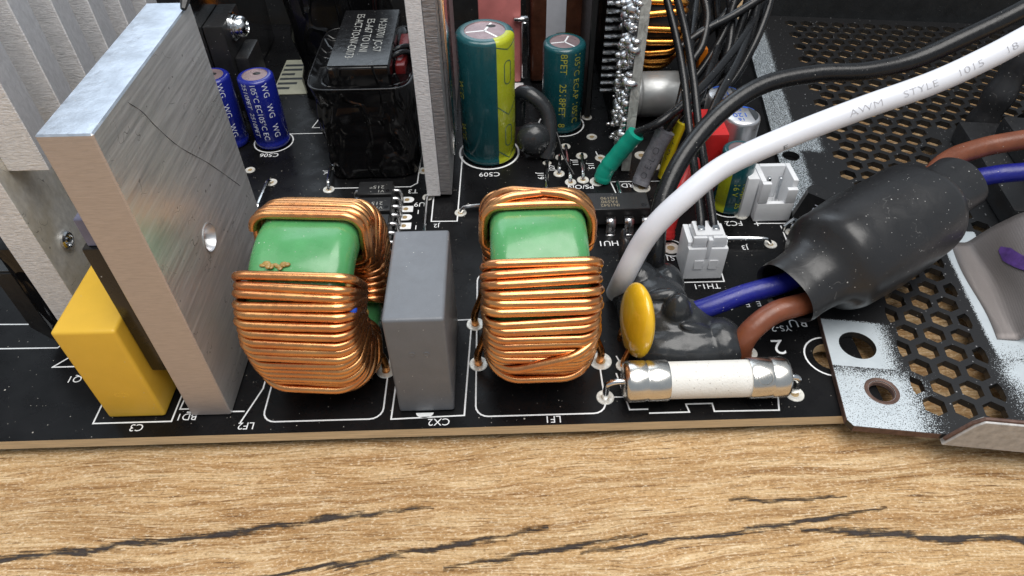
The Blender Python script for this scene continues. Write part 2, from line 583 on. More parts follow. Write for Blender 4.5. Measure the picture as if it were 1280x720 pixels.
def curve(pts, per=10):
    """Catmull-Rom through the control points."""
    p = [Vector(q) for q in pts]
    p = [p[0] * 2 - p[1]] + p + [p[-1] * 2 - p[-2]]
    out = []
    for i in range(1, len(p) - 2):
        for k in range(per):
            t = k / per
            out.append(.5 * ((2 * p[i]) + (p[i + 1] - p[i - 1]) * t + (2 * p[i - 1] - 5 * p[i] + 4 * p[i + 1] - p[i + 2]) * t * t +
                             (3 * p[i] - p[i - 1] - 3 * p[i + 1] + p[i + 2]) * t ** 3))
    out.append(p[-2])
    return out


def lathe(bm, prof, c, n=32, a0=0.0, a1=360.0, mi=0, axis=None, close=True):
    """Revolve (radius, height) pairs about the vertical through c (or about axis)."""
    full = abs(a1 - a0) >= 359.9
    m = n if full else n + 1
    rot = Matrix.Identity(3) if axis is None else V(0, 0, 1).rotation_difference(Vector(axis)).to_matrix()
    rings = []
    for (r, z) in prof:
        rings.append([bm.verts.new(Vector(c) + rot @ V(r * math.cos(R(a0 + (a1 - a0) * j / n)), r * math.sin(R(a0 + (a1 - a0) * j / n)), z))
                      for j in range(m)])
    for i in range(len(rings) - 1):
        for j in range(n):
            k = (j + 1) % m
            if not full and j + 1 >= m:
                continue
            f = bm.faces.new((rings[i][j], rings[i][k], rings[i + 1][k], rings[i + 1][j]))
            f.material_index = mi
    if full and close:
        for rg in (rings[0], rings[-1]):
            f = bm.faces.new(rg)
            f.material_index = mi


def ball(bm, c, r, sub=2, mat=None, mi=0):
    t = bmesh.new()
    bmesh.ops.create_icosphere(t, subdivisions=sub, radius=1)
    rr = r if isinstance(r, (tuple, list)) else (r, r, r)
    for v in t.verts:
        v.co = V(v.co.x * rr[0], v.co.y * rr[1], v.co.z * rr[2])
    if mat is not None:
        t.transform(mat)
    for v in t.verts:
        v.co += Vector(c)
    merge(bm, t, mi)


def poly_sheet(bm, outline, z, mi=0):
    bm.faces.new([bm.verts.new((x, y, z)) for x, y in outline]).material_index = mi


def stroke(bm, pts, w, z, closed=False):
    """A flat printed line of width w through 2-D points."""
    p = [Vector((x, y)) for x, y in pts]
    n = len(p)
    for i in range(n if closed else n - 1):
        a, b = p[i], p[(i + 1) % n]
        d = (b - a)
        if d.length < 1e-6:
            continue
        d.normalize()
        q = Vector((-d.y, d.x)) * (w / 2)
        e = d * (w / 2)
        z2 = z + .0015 * (i % 7)
        poly_sheet(bm, [(a - e + q)[:], (a - e - q)[:], (b + e - q)[:], (b + e + q)[:]], z2)


def round_rect(x0, x1, y0, y1, r, n=5):
    out = []
    for cx, cy, a in ((x1 - r, y1 - r, 0), (x0 + r, y1 - r, 90), (x0 + r, y0 + r, 180), (x1 - r, y0 + r, 270)):
        for i in range(n + 1):
            t = R(a + 90 * i / n)
            out.append((cx + r * math.cos(t), cy + r * math.sin(t)))
    return out


def text2d(s, size, sx=1.0, thin=0.0):
    """Vertices and faces of a line of lettering, centred on the origin."""
    cu = bpy.data.curves.new("lettering", 'FONT')
    cu.body = s
    cu.size = size
    cu.offset = -thin * size
    cu.resolution_u = 3
    cu.align_x, cu.align_y = 'CENTER', 'CENTER'
    o = bpy.data.objects.new("lettering", cu)
    me = bpy.data.meshes.new_from_object(o)
    vs = [(v.co.x * sx, v.co.y) for v in me.vertices]
    fs = [tuple(p.vertices) for p in me.polygons]
    bpy.data.objects.remove(o)
    bpy.data.curves.remove(cu)
    bpy.data.meshes.remove(me)
    return vs, fs


def put_text(bm, s, size, fn, sx=1.0, mi=0):
    vs, fs = text2d(s, size, sx)
    nv = [bm.verts.new(fn(x, y)) for x, y in vs]
    for f in fs:
        try:
            bm.faces.new([nv[i] for i in f]).material_index = mi
        except ValueError:
            pass


def flat_text(s, size, x, y, z, rot=180.0, sx=1.0):
    bm = bmesh.new()
    c, q = math.cos(R(rot)), math.sin(R(rot))
    put_text(bm, s, size, lambda u, v: V(x + c * u - q * v, y + q * u + c * v, z), sx)
    return bm


def can_text(bm, s, size, c, r, ang, ztop, sx=1.0):
    """Lettering that reads downward on an upright can."""
    vs, fs = text2d(s, size, sx)
    w = max(v[0] for v in vs)
    nv = [bm.verts.new(V(c[0] + r * math.cos(R(ang) + y / r), c[1] + r * math.sin(R(ang) + y / r), ztop - (x + w))) for x, y in vs]
    for f in fs:
        try:
            bm.faces.new([nv[i] for i in f])
        except ValueError:
            pass


def plate2d(name, outer, holes, z0, z1, mats, parent, top_mi=0, side_mi=0):
    """A sheet with holes, outline in the parent's own millimetres."""
    cu = bpy.data.curves.new(name, 'CURVE')
    cu.dimensions = '2D'
    cu.fill_mode = 'BOTH'
    cu.extrude = (z1 - z0) / 2 * S
    for loop in [outer] + holes:
        sp = cu.splines.new('POLY')
        sp.points.add(len(loop) - 1)
        for p, (x, y) in zip(sp.points, loop):
            p.co = (x * S, y * S, 0, 1)
        sp.use_cyclic_u = True
    t = bpy.data.objects.new(name, cu)
    me = bpy.data.meshes.new_from_object(t)
    bpy.data.objects.remove(t)
    bpy.data.curves.remove(cu)
    me.transform(Matrix.Translation((0, 0, (z0 + z1) / 2 * S)))
    me.name = name
    me.materials.clear()
    for m in mats:
        me.materials.append(m)
    for p in me.polygons:
        p.material_index = top_mi if abs(p.normal.z) > .7 else side_mi
        p.use_smooth = False
    o = bpy.data.objects.new(name, me)
    col.objects.link(o)
    o.parent = parent
    return o


def circle(x, y, r, n=24):
    return [(x + r * math.cos(2 * math.pi * i / n), y + r * math.sin(2 * math.pi * i / n)) for i in range(n)]


# ------------------------------------------------------------------ the table
TABLE_Z = -3.0
bm = bmesh.new()
poly_sheet(bm, [(-420, -260), (420, -260), (420, 460), (-420, 460)], TABLE_Z)
o = obj("table_top", bm, WOOD, smooth=0)
o["kind"] = "structure"
o["label"] = "wood grain laminate table top under the circuit board"

# ------------------------------------------------------------------ the circuit board
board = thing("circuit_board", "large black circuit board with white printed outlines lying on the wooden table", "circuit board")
plate2d("laminate", [(-100, -.55), (47, -.2), (47, 46), (53, 46), (53, 72), (57.5, 72), (57.5, 116), (-100, 116)], [circle(42.9, 9.2, 2.2)], -1.6, 0, [MASK, FR4], board, 0, 1)  # rear right steps are added: black laminate stands in for shaded table


def outline(pts, w=.2, closed=False):
    b = bmesh.new()
    stroke(b, pts, w, .03, closed)
    obj("printed_outline", b, SILK, board, smooth=0)


def marking(s, size, x, y, rot=180, sx=1.0):
    obj("printed_marking", flat_text(s, size, x, y, .045, rot, sx), SILK, board, smooth=0)


def pad(x, y, r=1.15, hole=.5):
    b = bmesh.new()
    lathe(b, [(r, 0.0), (r - .06, .09), (hole + .1, .11), (hole, .05)], (x, y, 0), 20, close=False)
    o = obj("solder_pad", b, TIN, board)
    b = bmesh.new()
    poly_sheet(b, circle(x, y, hole + .02, 14), .06)
    obj("pad_hole", b, PADHOLE, o, smooth=0)


outline([(-14.3, 1.2), (-5.3, 1.45), (-4.6, 17.6), (-14.0, 17.3)], closed=True)
outline(round_rect(-3.9, 12.3, 1.2, 27, 1.6), closed=True)
outline(round_rect(-30.2, -15.4, 1.3, 27, 1.6), closed=True)
outline([(-32.8, 1.4), (-31.2, 6.5), (-31.2, 26)])
outline([(-39.8, 3.1), (-32.8, 3.0)])
outline([(-51, 1.8), (-41.4, 1.8), (-41.2, 14), (-51, 14)], closed=True)
outline([(-40.9, 3.6), (-39.0, 3.6), (-39.0, 8.5), (-40.6, 8.5)], closed=True)
outline([(-75, 19.2), (-62.3, 18.8)])
outline([(-75, 14.6), (-60.8, 14.4), (-59.3, 16.8)])
outline([(-57.0, 14.2), (-60.0, 11.0), (-52, 11.0)])
outline([(-30.2, 49.3), (-15.6, 49.2), (-14.5, 50.2), (-14.3, 62)])
outline([(-11.4, 52), (-11.5, 39.6), (-7.3, 39.5), (-6.9, 58)])
outline([(-46, 67), (-29.5, 67)])
outline([(-36, 69), (-29.5, 69)])
outline([(-36, 69), (-34, 77)])
outline([(14.3, 7.3), (15.2, 1.6), (17.4, 1.6)])
outline([(13.0, 3.6), (14.9, 3.55)])
outline([(17.6, 1.0), (22.5, 1.0), (22.3, 2.2), (25.6, 2.2), (25.6, 1.0), (33.6, .9), (34.0, 2.6)])
outline([(42.9 + 3.3 * math.cos(R(q)), 9.2 + 3.3 * math.sin(R(q))) for q in range(75, 296, 10)], .22)
outline([(16.3, 8.0), (15.2, 8.6), (14.7, 10.2)])
outline([(17.4, 58.5), (20.2, 40.9)])
outline([(18.6, 49.2), (30.5, 49.0)])
outline([(19.9, 49.1), (19.9, 41.5)])
outline(circle(26.0, 31.6, 1.9, 30), .18, True)
outline([(26.3, 23.9), (32.4, 23.9), (32.6, 30.4)])
outline(circle(37.2, 41.8, 3.05, 36), .22, True)
outline([(41.1, 37.0), (47.0, 36.8)])
outline(circle(-42.3, 64.4, 3.55, 36), .22, True)
outline(circle(-2.0, 59.2, 5.35, 44), .35, True)
outline(circle(11.8, 68.2, 4.3, 36), .25, True)
outline([(44.5, 36.2), (44.3, 31.6), (46.4, 31.5)])
for s, size, x, y, rot in (("LF1", 1.45, 5.6, .55, 180), ("CX2", 1.45, -8.4, .62, 180), ("LF2", 1.45, -32.0, .85, 180), ("C3", 1.45, -45.4, 1.05, 180),
                           ("BD1", 1.45, -39.7, 2.45, 180), ("+", 2.2, -40.0, 4.7, 180), ("Q1", 1.5, -56.2, 8.9, 180), ("2", 3.6, 36.6, 11.2, 180),
                           ("TH1-1", 1.5, 29.6, 23.0, 180), ("S1", 1.6, 25.4, 29.3, 180), ("FC2", 1.7, 37.2, 37.2, 180), ("J3", 1.5, 37.4, 31.3, 180),
                           ("HU1", 1.7, 16.5, 33.1, 180), ("PS/ON", 1.6, 13.6, 48.0, 180), ("J15", 1.5, 16.0, 54.0, -90), ("J11", 1.5, 13.3, 55.2, -90),
                           ("J27", 1.4, 9.1, 53.8, 90), ("J19", 1.6, 6.9, 51.4, -90), ("ARD1", 1.7, 21.8, 48.1, 180), ("T3", 1.6, -15.1, 47.9, 180),
                           ("U9", 1.6, -13.7, 44.2, 180), ("1", 1.5, -13.8, 42.2, 180), ("1", 1.5, -13.9, 38.2, 180), ("C509", 1.7, -2.0, 52.3, 180),
                           ("C506", 1.6, -42.2, 60.0, 180), ("YS-2", 1.5, 37.9, 14.4, 180), ("RU", 2.0, 40.5, 15.3, 180), ("-07", 1.4, 31.9, 18.6, 180),
                           ("E", 1.4, 36.2, 19.2, 180), ("E", 1.4, 34.6, 19.1, 180), ("V", 1.4, 38.2, 18.9, 180), ("94", 1.3, 36.0, 16.2, 180),
                           ("J2", 1.3, -10.6, 38.5, 180), ("+", 2.2, 40.9, 37.0, 180), ("JK", 1.4, -30.8, 54.0, -90)):
    marking(s, size, x, y, rot)
pads = [(-3.6, 9.6, 1.25), (-4.1, 16.7, 1.25), (12.5, 9.5, 1.5), (-15.7, 8.9, 1.3), (12.4, 3.6, 1.15), (36.3, 3.3, 1.2), (15.4, 8.6, 1.0),
        (32.3, 10.2, 1.2), (26.0, 31.6, 1.35), (14.7, 57.3, 1.05), (14.2, 50.0, 1.05), (12.0, 60.5, .95), (12.0, 49.4, 1.0), (10.7, 57.0, .85),
        (10.2, 52.0, 1.0), (8.3, 55.4, .8), (-40.0, 51.5, 1.05), (-44.6, 55.4, .9), (-29.6, 49.0, 1.0), (-29.9, 55.6, .7), (-6.8, 41.7, 1.0),
        (-12.5, 46.1, .9), (-13.6, 53.9, 1.0), (16.6, 49.4, 1.3), (24.0, 47.4, 1.5), (41.6, 31.9, 1.0), (45.6, 34.6, .9), (33.0, 32.3, .9), (38.9, 39.2, 1.1),
        (-37.6, 42.9, 1.1), (-31.4, 41.8, .9), (-58.4, 14.6, .9), (-56.6, 12.9, .9), (13.0, 66.5, 1.0), (17.0, 70.5, 1.0), (17.2, 63.5, 1.0),
        (-48.5, 66.5, .8), (25.5, 57.0, 1.3), (27.2, 53.5, 1.2), (24.2, 60.5, 1.1), (18.0, 56.5, 1.0), (-37.0, 7.2, 1.0)]
for x, y, r in pads:
    pad(x, y, r, r * .42)
for i, y in enumerate((45.5, 43.0, 40.8, 38.6, 36.3, 34.0, 31.6)):          # square and round pads of the small ICs
    b = bmesh.new()
    if i % 2:
        box(b, -17.2, -14.7, y - .78, y + .78, 0, .06)
    else:
        poly_sheet(b, [(-17.2, y - .78)] + [(-15.5 + .8 * math.sin(R(t)), y - .78 * math.cos(R(t))) for t in range(0, 181, 20)] + [(-17.2, y + .78)], .06)
    o = obj("solder_pad", b, SILK, board, smooth=0)
    b = bmesh.new()
    poly_sheet(b, circle(-15.9, y, .42, 12), .075)
    obj("pad_hole", b, PADHOLE, o, smooth=0)
b = bmesh.new()                                                             # printed half circle at the foot of the grey box
poly_sheet(b, [(-10.2 + 1.1 * math.cos(R(t)), 2.0 + .75 * math.sin(R(t))) for t in range(180, 361, 20)], .03)
obj("printed_marking", b, SILK, board, smooth=0)


def jumper(a, c, h, label):
    b = bmesh.new()
    a, c = Vector(a), Vector(c)
    tube(b, curve([a, a + V(0, 0, h * .6) + (c - a) * .05, a + V(0, 0, h) + (c - a) * .18, c + V(0, 0, h) + (a - c) * .18,
                   c + V(0, 0, h * .6) + (a - c) * .05, c], 6), .30, 8)
    tag(obj("jumper_wire", b, STEEL, origin=a), label, "wire", "bare jumper wires on the board")


jumper((14.7, 57.3, 0), (14.2, 50.0, 0), .9, "short tinned jumper wire beside the J15 marking")
jumper((12.0, 60.5, 0), (12.0, 49.4, 0), .9, "long tinned jumper wire beside the J11 marking")
jumper((10.7, 57.0, 0), (10.2, 52.0, 0), .9, "shortest tinned jumper wire between the J11 wire and the black thermistor")
jumper((8.3, 55.4, 0), (7.6, 46.0, 0), .9, "tinned jumper wire beside the J19 marking, running behind the copper choke")
jumper((33.4, 32.4, 0), (41.6, 31.9, 0), 1.1, "bright jumper wire beside the J3 marking and white two wire plug")
jumper((-40.0, 51.5, 0), (-40.4, 43.0, 0), 1.0, "bare jumper wire between the thick aluminium plate and the taped transformer")
jumper((-29.6, 49.0, 0), (-29.9, 55.6, 0), 1.2, "bare jumper wire at the corner of the taped transformer")
jumper((-6.8, 41.7, 0), (-.4, 42.2, 0), 1.2, "bare jumper wire tucked behind the back turns of the copper choke beside HU1")
jumper((-12.5, 46.1, 0), (-12.4, 33.5, 0), .8, "bare jumper wire running from the sawn heatsink bar to the grey box capacitor")
jumper((19.9, 48.8, 0), (20.0, 43.0, 0), .8, "tinned jumper wire between the ARD1 marking and the long black chip")


# ------------------------------------------------------------------ common mode chokes
def ring_winding(W, Ro, Ri, wr, th0, th1, n, seed, jit=.8, skew=.0, bunch=0.0):
    """Helix of wire round a ring core whose axis is local x; angles from the front upward."""
    g = random.Random(seed)
    pts = []
    step = (th1 - th0) / n
    for k in range(n):
        e = (k / n) ** 1.5 if th1 < th0 else .15
        c = 1.7 + 2.5 * e
        t0 = th0 + step * k + g.uniform(-jit, jit)
        xo = W + wr + g.uniform(0, .32) - .35 * e
        xi = W + wr + g.uniform(0, .32) - .35 * e
        ro = Ro + wr + g.uniform(0, .14) + bunch * (k / n) ** 2 * g.choice((0, 1.6 * wr))
        ri = Ri - wr - (k % 2) * 1.75 * wr
        loop = []
        for (cx, cr, a0) in ((-xo + c, ro - c, 180), (xi - c, ro - c, 90), (xi - c, ri + c * .6, 0), (-xo + c, ri + c * .6, -90)):
            for i in range(9):
                a = R(a0 - 90 * i / 8)
                loop.append((cx + c * math.cos(a), cr + (c if ro - c == cr else c * .6) * math.sin(a)))
        full = []
        for i, p in enumerate(loop):
            full.append(p)
            if i % 9 == 8:                                                  # points along the straight runs
                q = loop[(i + 1) % len(loop)]
                bow = g.uniform(-.02, .10) if i == 8 else 0
                for e2 in (.25, .5, .75):
                    full.append((p[0] + (q[0] - p[0]) * e2, p[1] + (q[1] - p[1]) * e2 + bow * math.sin(math.pi * e2)))
        loop = full
        m = len(loop)
        s = g.uniform(-skew, skew)
        for i, (x, r) in enumerate(loop):
            u = i / m
            # the step to the next turn is made on the inside of the ring
            adv = 0 if i < 22 else (i - 22) / (m - 22)
            th = R(t0 + step * adv + s * (x / W) * (1 if i < 22 else .4))
            pts.append(V(x, -r * math.cos(th), r * math.sin(th)))
    out = []
    for i in range(len(pts)):
        out.append(pts[i])
    return curve(out, 2)


def choke(W, label, c, rz, seed, front, back, extra=(), group=None):
    Ro, Ri, wr = 10.3, 5.2, .54
    t = thing("common_mode_choke", label, "choke", (c[0], c[1], 0), group)
    mat = Matrix.Translation(Vector(c)) @ Matrix.Rotation(R(rz), 4, 'Z')
    b = bmesh.new()
    prof = []
    br = 2.0
    for (x, r, a0) in ((W - br, Ro - br, 0), (-W + br, Ro - br, 90), (-W + br, Ri + br, 180), (W - br, Ri + br, 270)):
        for i in range(5):
            a = R(a0 + 90 * i / 4)
            prof.append((x + br * math.cos(a), r + br * math.sin(a)))
    n = 56
    rings = [[b.verts.new(mat @ V(x, -r * math.cos(2 * math.pi * j / n), r * math.sin(2 * math.pi * j / n))) for (x, r) in prof] for j in range(n)]
    m = len(prof)
    for j in range(n):
        for i in range(m):
            b.faces.new((rings[j][i], rings[j][(i + 1) % m], rings[(j + 1) % n][(i + 1) % m], rings[(j + 1) % n][i]))
    obj("core", b, GREEN, t, smooth=60)
    for k, (t0, t1, cnt, jit, skew, bunch) in enumerate((front, back)):
        b = bmesh.new()
        tube(b, [mat @ p for p in ring_winding(W, Ro, Ri, wr, t0, t1, cnt, seed + k, jit, skew, bunch)], wr, 10)
        obj("winding", b, COPPER, t, smooth=80)
    for (tl, tr, dr) in extra:                                              # single turns that ride over the layer below
        pts = []
        c2, xo, ro, ri = 4.0, W + 1.5 * wr, Ro + wr + dr, Ri - wr
        for (cx, cr, a0) in ((-xo + c2, ro - c2, 180), (xo - c2, ro - c2, 90), (xo - c2, ri + c2 * .4, 0), (-xo + c2, ri + c2 * .4, -90)):
            for i in range(10):
                a = R(a0 - 90 * i / 9)
                x, r = cx + c2 * math.cos(a), cr + (c2 if cr == ro - c2 else c2 * .4) * math.sin(a)
                th = R(tl + (tr - tl) * (x / xo * .5 + .5))
                pts.append(mat @ V(x, -r * math.cos(th), r * math.sin(th)))
        dense = []
        for i, p in enumerate(pts):
            dense.append(p)
            if i % 10 == 9:
                q = pts[(i + 1) % len(pts)]
                dense += [p.lerp(q, e2) for e2 in (.33, .67)]
        pts = dense + [dense[0]]
        b = bmesh.new()
        tube(b, curve(pts, 2), wr, 10)
        obj("crossing_turn", b, COPPER, t, smooth=80)
    return t, mat


CG = "copper wound common mode chokes"
choke1, m1 = choke(5.6, "green ring choke wound with copper wire between grey box capacitor and fuse", (4.15, 13.0, 11.5), .6, 11,
                   (55, -84, 24, .7, 1.1, .6), (98, 222, 18, .8, .8, 0), ((-19, 3, 1.05), (-34, -39, 1.1), (-50, -45, 1.2), (112, 96, 1.1), (98, 108, 1.0)), CG)
choke2, m2 = choke(5.75, "green ring choke wound with copper wire touching the thick aluminium plate", (-22.4, 12.4, 11.3), -4.5, 23,
                   (53, -84, 24, .6, .7, .7), (97, 240, 22, .5, .4, 0), ((-44, -50, 1.1), (-56, -68, 1.2), (-30, -34, 1.05)), CG)
for t, pts in ((choke1, [(-3.6, 9.6), (-4.1, 16.7), (12.4, 9.5)]), (choke2, [(-15.7, 8.9), (-29.0, 9.5)])):
    for (x, y) in pts:
        s = 1 if x > world_loc(t).x / S else -1
        b = bmesh.new()
        tube(b, curve([(x, y, -.2), (x, y, 2.0), (x - s * .9, y + .4, 4.5), (x - s * 1.6, y + .6, 7.5)], 6), .5, 10)
        obj("lead", b, COPPER_D, t, smooth=80)
b = bmesh.new()
bp = V(*(-16.37, 3.60, 15.95))
for i in range(4):
    ball(b, bp + V(-.25 - .1 * i, .35 + .25 * i, .75 - .5 * i), (.58, .6, .55), 2)
obj("blue_paint_mark", b, BLUEPAINT, choke2)
b = bmesh.new()
gg = random.Random(9)
for i in range(16):
    u = i / 15
    ball(b, m2 @ V(6.0 + gg.uniform(-.2, .2), -5.9 + 2.2 * u + gg.uniform(-.2, .2), 7.6 - 7.5 * u), (gg.uniform(.4, .6), gg.uniform(.6, .9), gg.uniform(.5, .8)), 2)
obj("glue_bead", b, GLUE, choke2, smooth=80)
b = bmesh.new()
for i in range(9):
    u = i / 8
    ball(b, m2 @ V(-3.4 + 2.6 * u, -5.1 + .25 * math.sin(i * 1.9), 9.0 + .1 * math.sin(i)), (gg.uniform(.3, .5), gg.uniform(.25, .5), gg.uniform(.12, .26)), 2)
obj("glue_bead", b, GLUE, choke2, smooth=80)

# ------------------------------------------------------------------ box capacitors
t = thing("box_capacitor", "tall grey box capacitor between the two copper chokes", "capacitor", (-9.9, 9.5, 0))
b = bmesh.new()
box(b, -13.3, -6.5, 2.1, 17.2, 0.15, 16.8, .42, 3)
bmesh.ops.bisect_plane(b, geom=b.verts[:] + b.edges[:] + b.faces[:], plane_co=(0, 0, 8), plane_no=(0, 0, 1))
obj("case", b, GREY, t)
for x in (-10.55, -8.95):
    b = bmesh.new()
    lathe(b, [(.36, 0), (.36, .04), (.26, .06), (.20, .03), (.02, .03)], (x, 2.09, 11.1), 14, axis=(0, -1, 0))
    obj("moulding_mark", b, GREY, t)

t = thing("box_capacitor", "bright yellow box capacitor beside the thick aluminium plate", "capacitor", (-45.8, 8, 0))
b = bmesh.new()
box(b, -49.3, -42.25, 2.5, 15.0, .1, 15.8, .45, 3)
obj("case", b, YELLOW, t)
b = bmesh.new()
for i in range(14):
    a = 2 * math.pi * i / 14
    ball(b, (-46.0 + .8 * math.cos(a), 2.5, 4.6 + .35 * math.sin(a)), (.13, .03, .13), 1)
obj("moulding_mark", b, YELLOW, t)

# ------------------------------------------------------------------ the thick plate, rectifier and finned heatsink
t = thing("heatsink_plate", "thick solid aluminium heatsink plate with bright top and scratched side", "heatsink", (-36.6, 16, 0))
b = bmesh.new()
box(b, -39.05, -34.15, 2.45, 29.6, .15, 40.2, .16, 1)
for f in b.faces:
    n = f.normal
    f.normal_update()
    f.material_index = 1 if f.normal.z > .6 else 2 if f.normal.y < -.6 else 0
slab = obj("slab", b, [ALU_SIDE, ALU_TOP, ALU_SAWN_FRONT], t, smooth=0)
b = bmesh.new()
lathe(b, [(.02, -3.2), (.8, -3.0), (.95, -1.6), (1.62, 0.0), (1.75, .5)], (-34.13, 13.9, 19.2), 28, axis=(1, 0, 0))
cutter = obj("cutter", b, SILVERCAN, t, smooth=0)
bo = slab.modifiers.new("countersink", 'BOOLEAN')
bo.object = cutter
bo.operation = 'DIFFERENCE'
bo.solver = 'EXACT'
dg = bpy.context.evaluated_depsgraph_get()
cut = bpy.data.meshes.new_from_object(slab.evaluated_get(dg))
slab.modifiers.clear()
slab.data = cut
bpy.data.objects.remove(cutter)
b = bmesh.new()
lathe(b, [(1.75, .0), (1.78, .07), (1.66, .10), (1.58, -.04), (.92, -1.6), (.90, -1.9), (.02, -1.7)], (-34.13, 13.9, 19.2), 28, axis=(1, 0, 0), close=False)
obj("threaded_hole", b, SILVERCAN, t)
b = bmesh.new()
tube(b, curve([(-34.12, 9.49, 39.17), (-34.12, 11.15, 37.21), (-34.12, 12.43, 34.85), (-34.12, 15.33, 30.55), (-34.12, 20.33, 24.99), (-34.12, 26.20, 17.60)], 6), [.012 + .018 * abs(math.sin(i * .7)) for i in range(31)], 6)
obj("scratch_mark", b, DARKINK, t)
b = bmesh.new()
tube(b, [(-34.1, 27.2, 40.4), (-34.0, 28.0, 40.9), (-34.1, 29.2, 40.7)], [.3, .5, .25], 6)
obj("adhesive_scrap", b, BLACKP, t)

t = thing("bridge_rectifier", "flat black bridge rectifier clamped between yellow box capacitor and aluminium plate", "rectifier", (-40.6, 9, 6))
b = bmesh.new()
box(b, -42.1, -39.2, 4.3, 22.0, 6.8, 26.0, .25, 2)
obj("body", b, BLACKG, t)
b = bmesh.new()
box(b, -41.6, -39.2, 4.7, 21.5, 26.0, 29.5, .15, 1)
obj("thermal_pad", b, PAD_BLUE, t)
for i in range(4):
    b = bmesh.new()
    box(b, -41.0, -40.4, 5.6 + i * 4.6, 6.6 + i * 4.6, -.3, 6.9, .08, 1)
    obj("lead", b, STEEL, t)

t = thing("finned_heatsink", "finned aluminium heatsink with rough sawn edge standing behind the yellow box capacitor", "heatsink", (-56, 32, 0))
b = bmesh.new()
box(b, -58.2, -54.3, 14.2, 62, .3, 54, .08, 1)
for f in b.faces:
    f.normal_update()
    f.material_index = 1 if f.normal.y < -.6 else 0
obj("web", b, [ALU_WORN, ALU_ROUGH], t, smooth=0)
for i in range(6):
    y = 16.2 + i * 7.05
    b = bmesh.new()
    box(b, -54.32, -49.8, y, y + 3.3, 27.4, 54, .10, 1)
    for f in b.faces:
        f.normal_update()
        f.material_index = 1 if f.normal.y < -.6 else 0
    obj("fin", b, [ALU_FIN, ALU_ROUGH], t, smooth=0)
b = bmesh.new()
lathe(b, [(1.15, 0), (1.15, .35), (.95, .55), (.75, .5), (.7, .25), (.45, .22), (.3, .4), (.02, .4)], (-54.3, 18.3, 15.7), 22, axis=(1, 0, 0))
obj("screw_head", b, STEEL, t)

t = thing("power_transistor", "black power transistor under tape beside the sawn edge of the finned heatsink", "transistor", (-60, 18, 0))
b = bmesh.new()
pts = [(-58.35, .6), (-61.2, .6), (-63.2, 3.4), (-63.2, 13.5), (-58.35, 13.5)]
fa = [b.verts.new((x, 15.0, z)) for x, z in pts]
fb = [b.verts.new((x, 25.0, z)) for x, z in pts]
b.faces.new(fa)
b.faces.new(fb[::-1])
for i in range(5):
    b.faces.new((fa[i], fb[i], fb[(i + 1) % 5], fa[(i + 1) % 5]))
bmesh.ops.bevel(b, geom=b.edges[:], offset=.25, segments=2, affect='EDGES')
obj("body", b, BLACKP, t)
b = bmesh.new()
box(b, -60.4, -58.35, 14.6, 26, 3, 17.5, .3, 2)
obj("insulating_tape", b, TAPE, t)
for i in range(3):
    b = bmesh.new()
    box(b, -60.8, -60.2, 16.2 + i * 2.6, 17 + i * 2.6, -.3, .8)
    obj("lead", b, STEEL, t)

# ------------------------------------------------------------------ fuse
t = thing("ceramic_fuse", "white ceramic fuse with shiny metal end caps lying along the board edge", "fuse", (24.4, 3.5, 0))
FZ, FY = 3.25, 3.5
b = bmesh.new()
lathe(b, [(2.28, 19.0), (2.30, 19.2), (2.30, 30.0), (2.28, 30.2)], (0, FY, FZ), 32, axis=(1, 0, 0))
obj("ceramic_tube", b, CERAMIC, t)
for s in (0, 1):
    b = bmesh.new()
    if s == 0:
        pr = [(.35, 14.25), (1.8, 14.3), (2.35, 14.5), (2.55, 14.9), (2.55, 16.9), (2.48, 17.05), (2.48, 17.2), (2.55, 17.35), (2.55, 19.55), (2.45, 19.75), (2.3, 19.75)]
    else:
        pr = [(2.3, 29.55), (2.45, 29.55), (2.55, 29.75), (2.55, 32.0), (2.48, 32.15), (2.48, 32.3), (2.55, 32.45), (2.55, 33.9), (2.35, 34.35), (1.8, 34.55), (.35, 34.6)]
    lathe(b, pr, (0, FY, FZ), 40, axis=(1, 0, 0))
    o = obj("end_cap", b, NICKEL, t, smooth=50)
    if s:
        b = bmesh.new()                                                     # stamped approval mark
        rr = 2.575

        def on_cap(u, v):
            a = R(52) + v / rr
            return V(31.0 + u, FY - rr * math.cos(a), FZ + rr * math.sin(a))
        put_text(b, "CCC", .75, on_cap, .8)
        for i in range(24):
            a0, a1 = 2 * math.pi * i / 24, 2 * math.pi * (i + 1) / 24
            b.faces.new([b.verts.new(on_cap(q * math.cos(a), q * 1.0 * math.sin(a))) for q, a in ((.85, a0), (.95, a0), (.95, a1), (.85, a1))])
        obj("stamped_mark", b, M("stamped_shadow", (.38, .37, .35), .4, .7), o, smooth=0)
for (x0, x1) in ((14.4, 12.4), (34.5, 36.3)):
    b = bmesh.new()
    s = 1 if x1 > x0 else -1
    tube(b, curve([(x0, FY, FZ), (x0 + s * .8, FY, FZ), (x1 - s * .35, FY, FZ - .35), (x1, FY, FZ - 1.2), (x1, FY, -.3)], 6), .42, 10)
    obj("lead", b, STEEL, t, smooth=80)

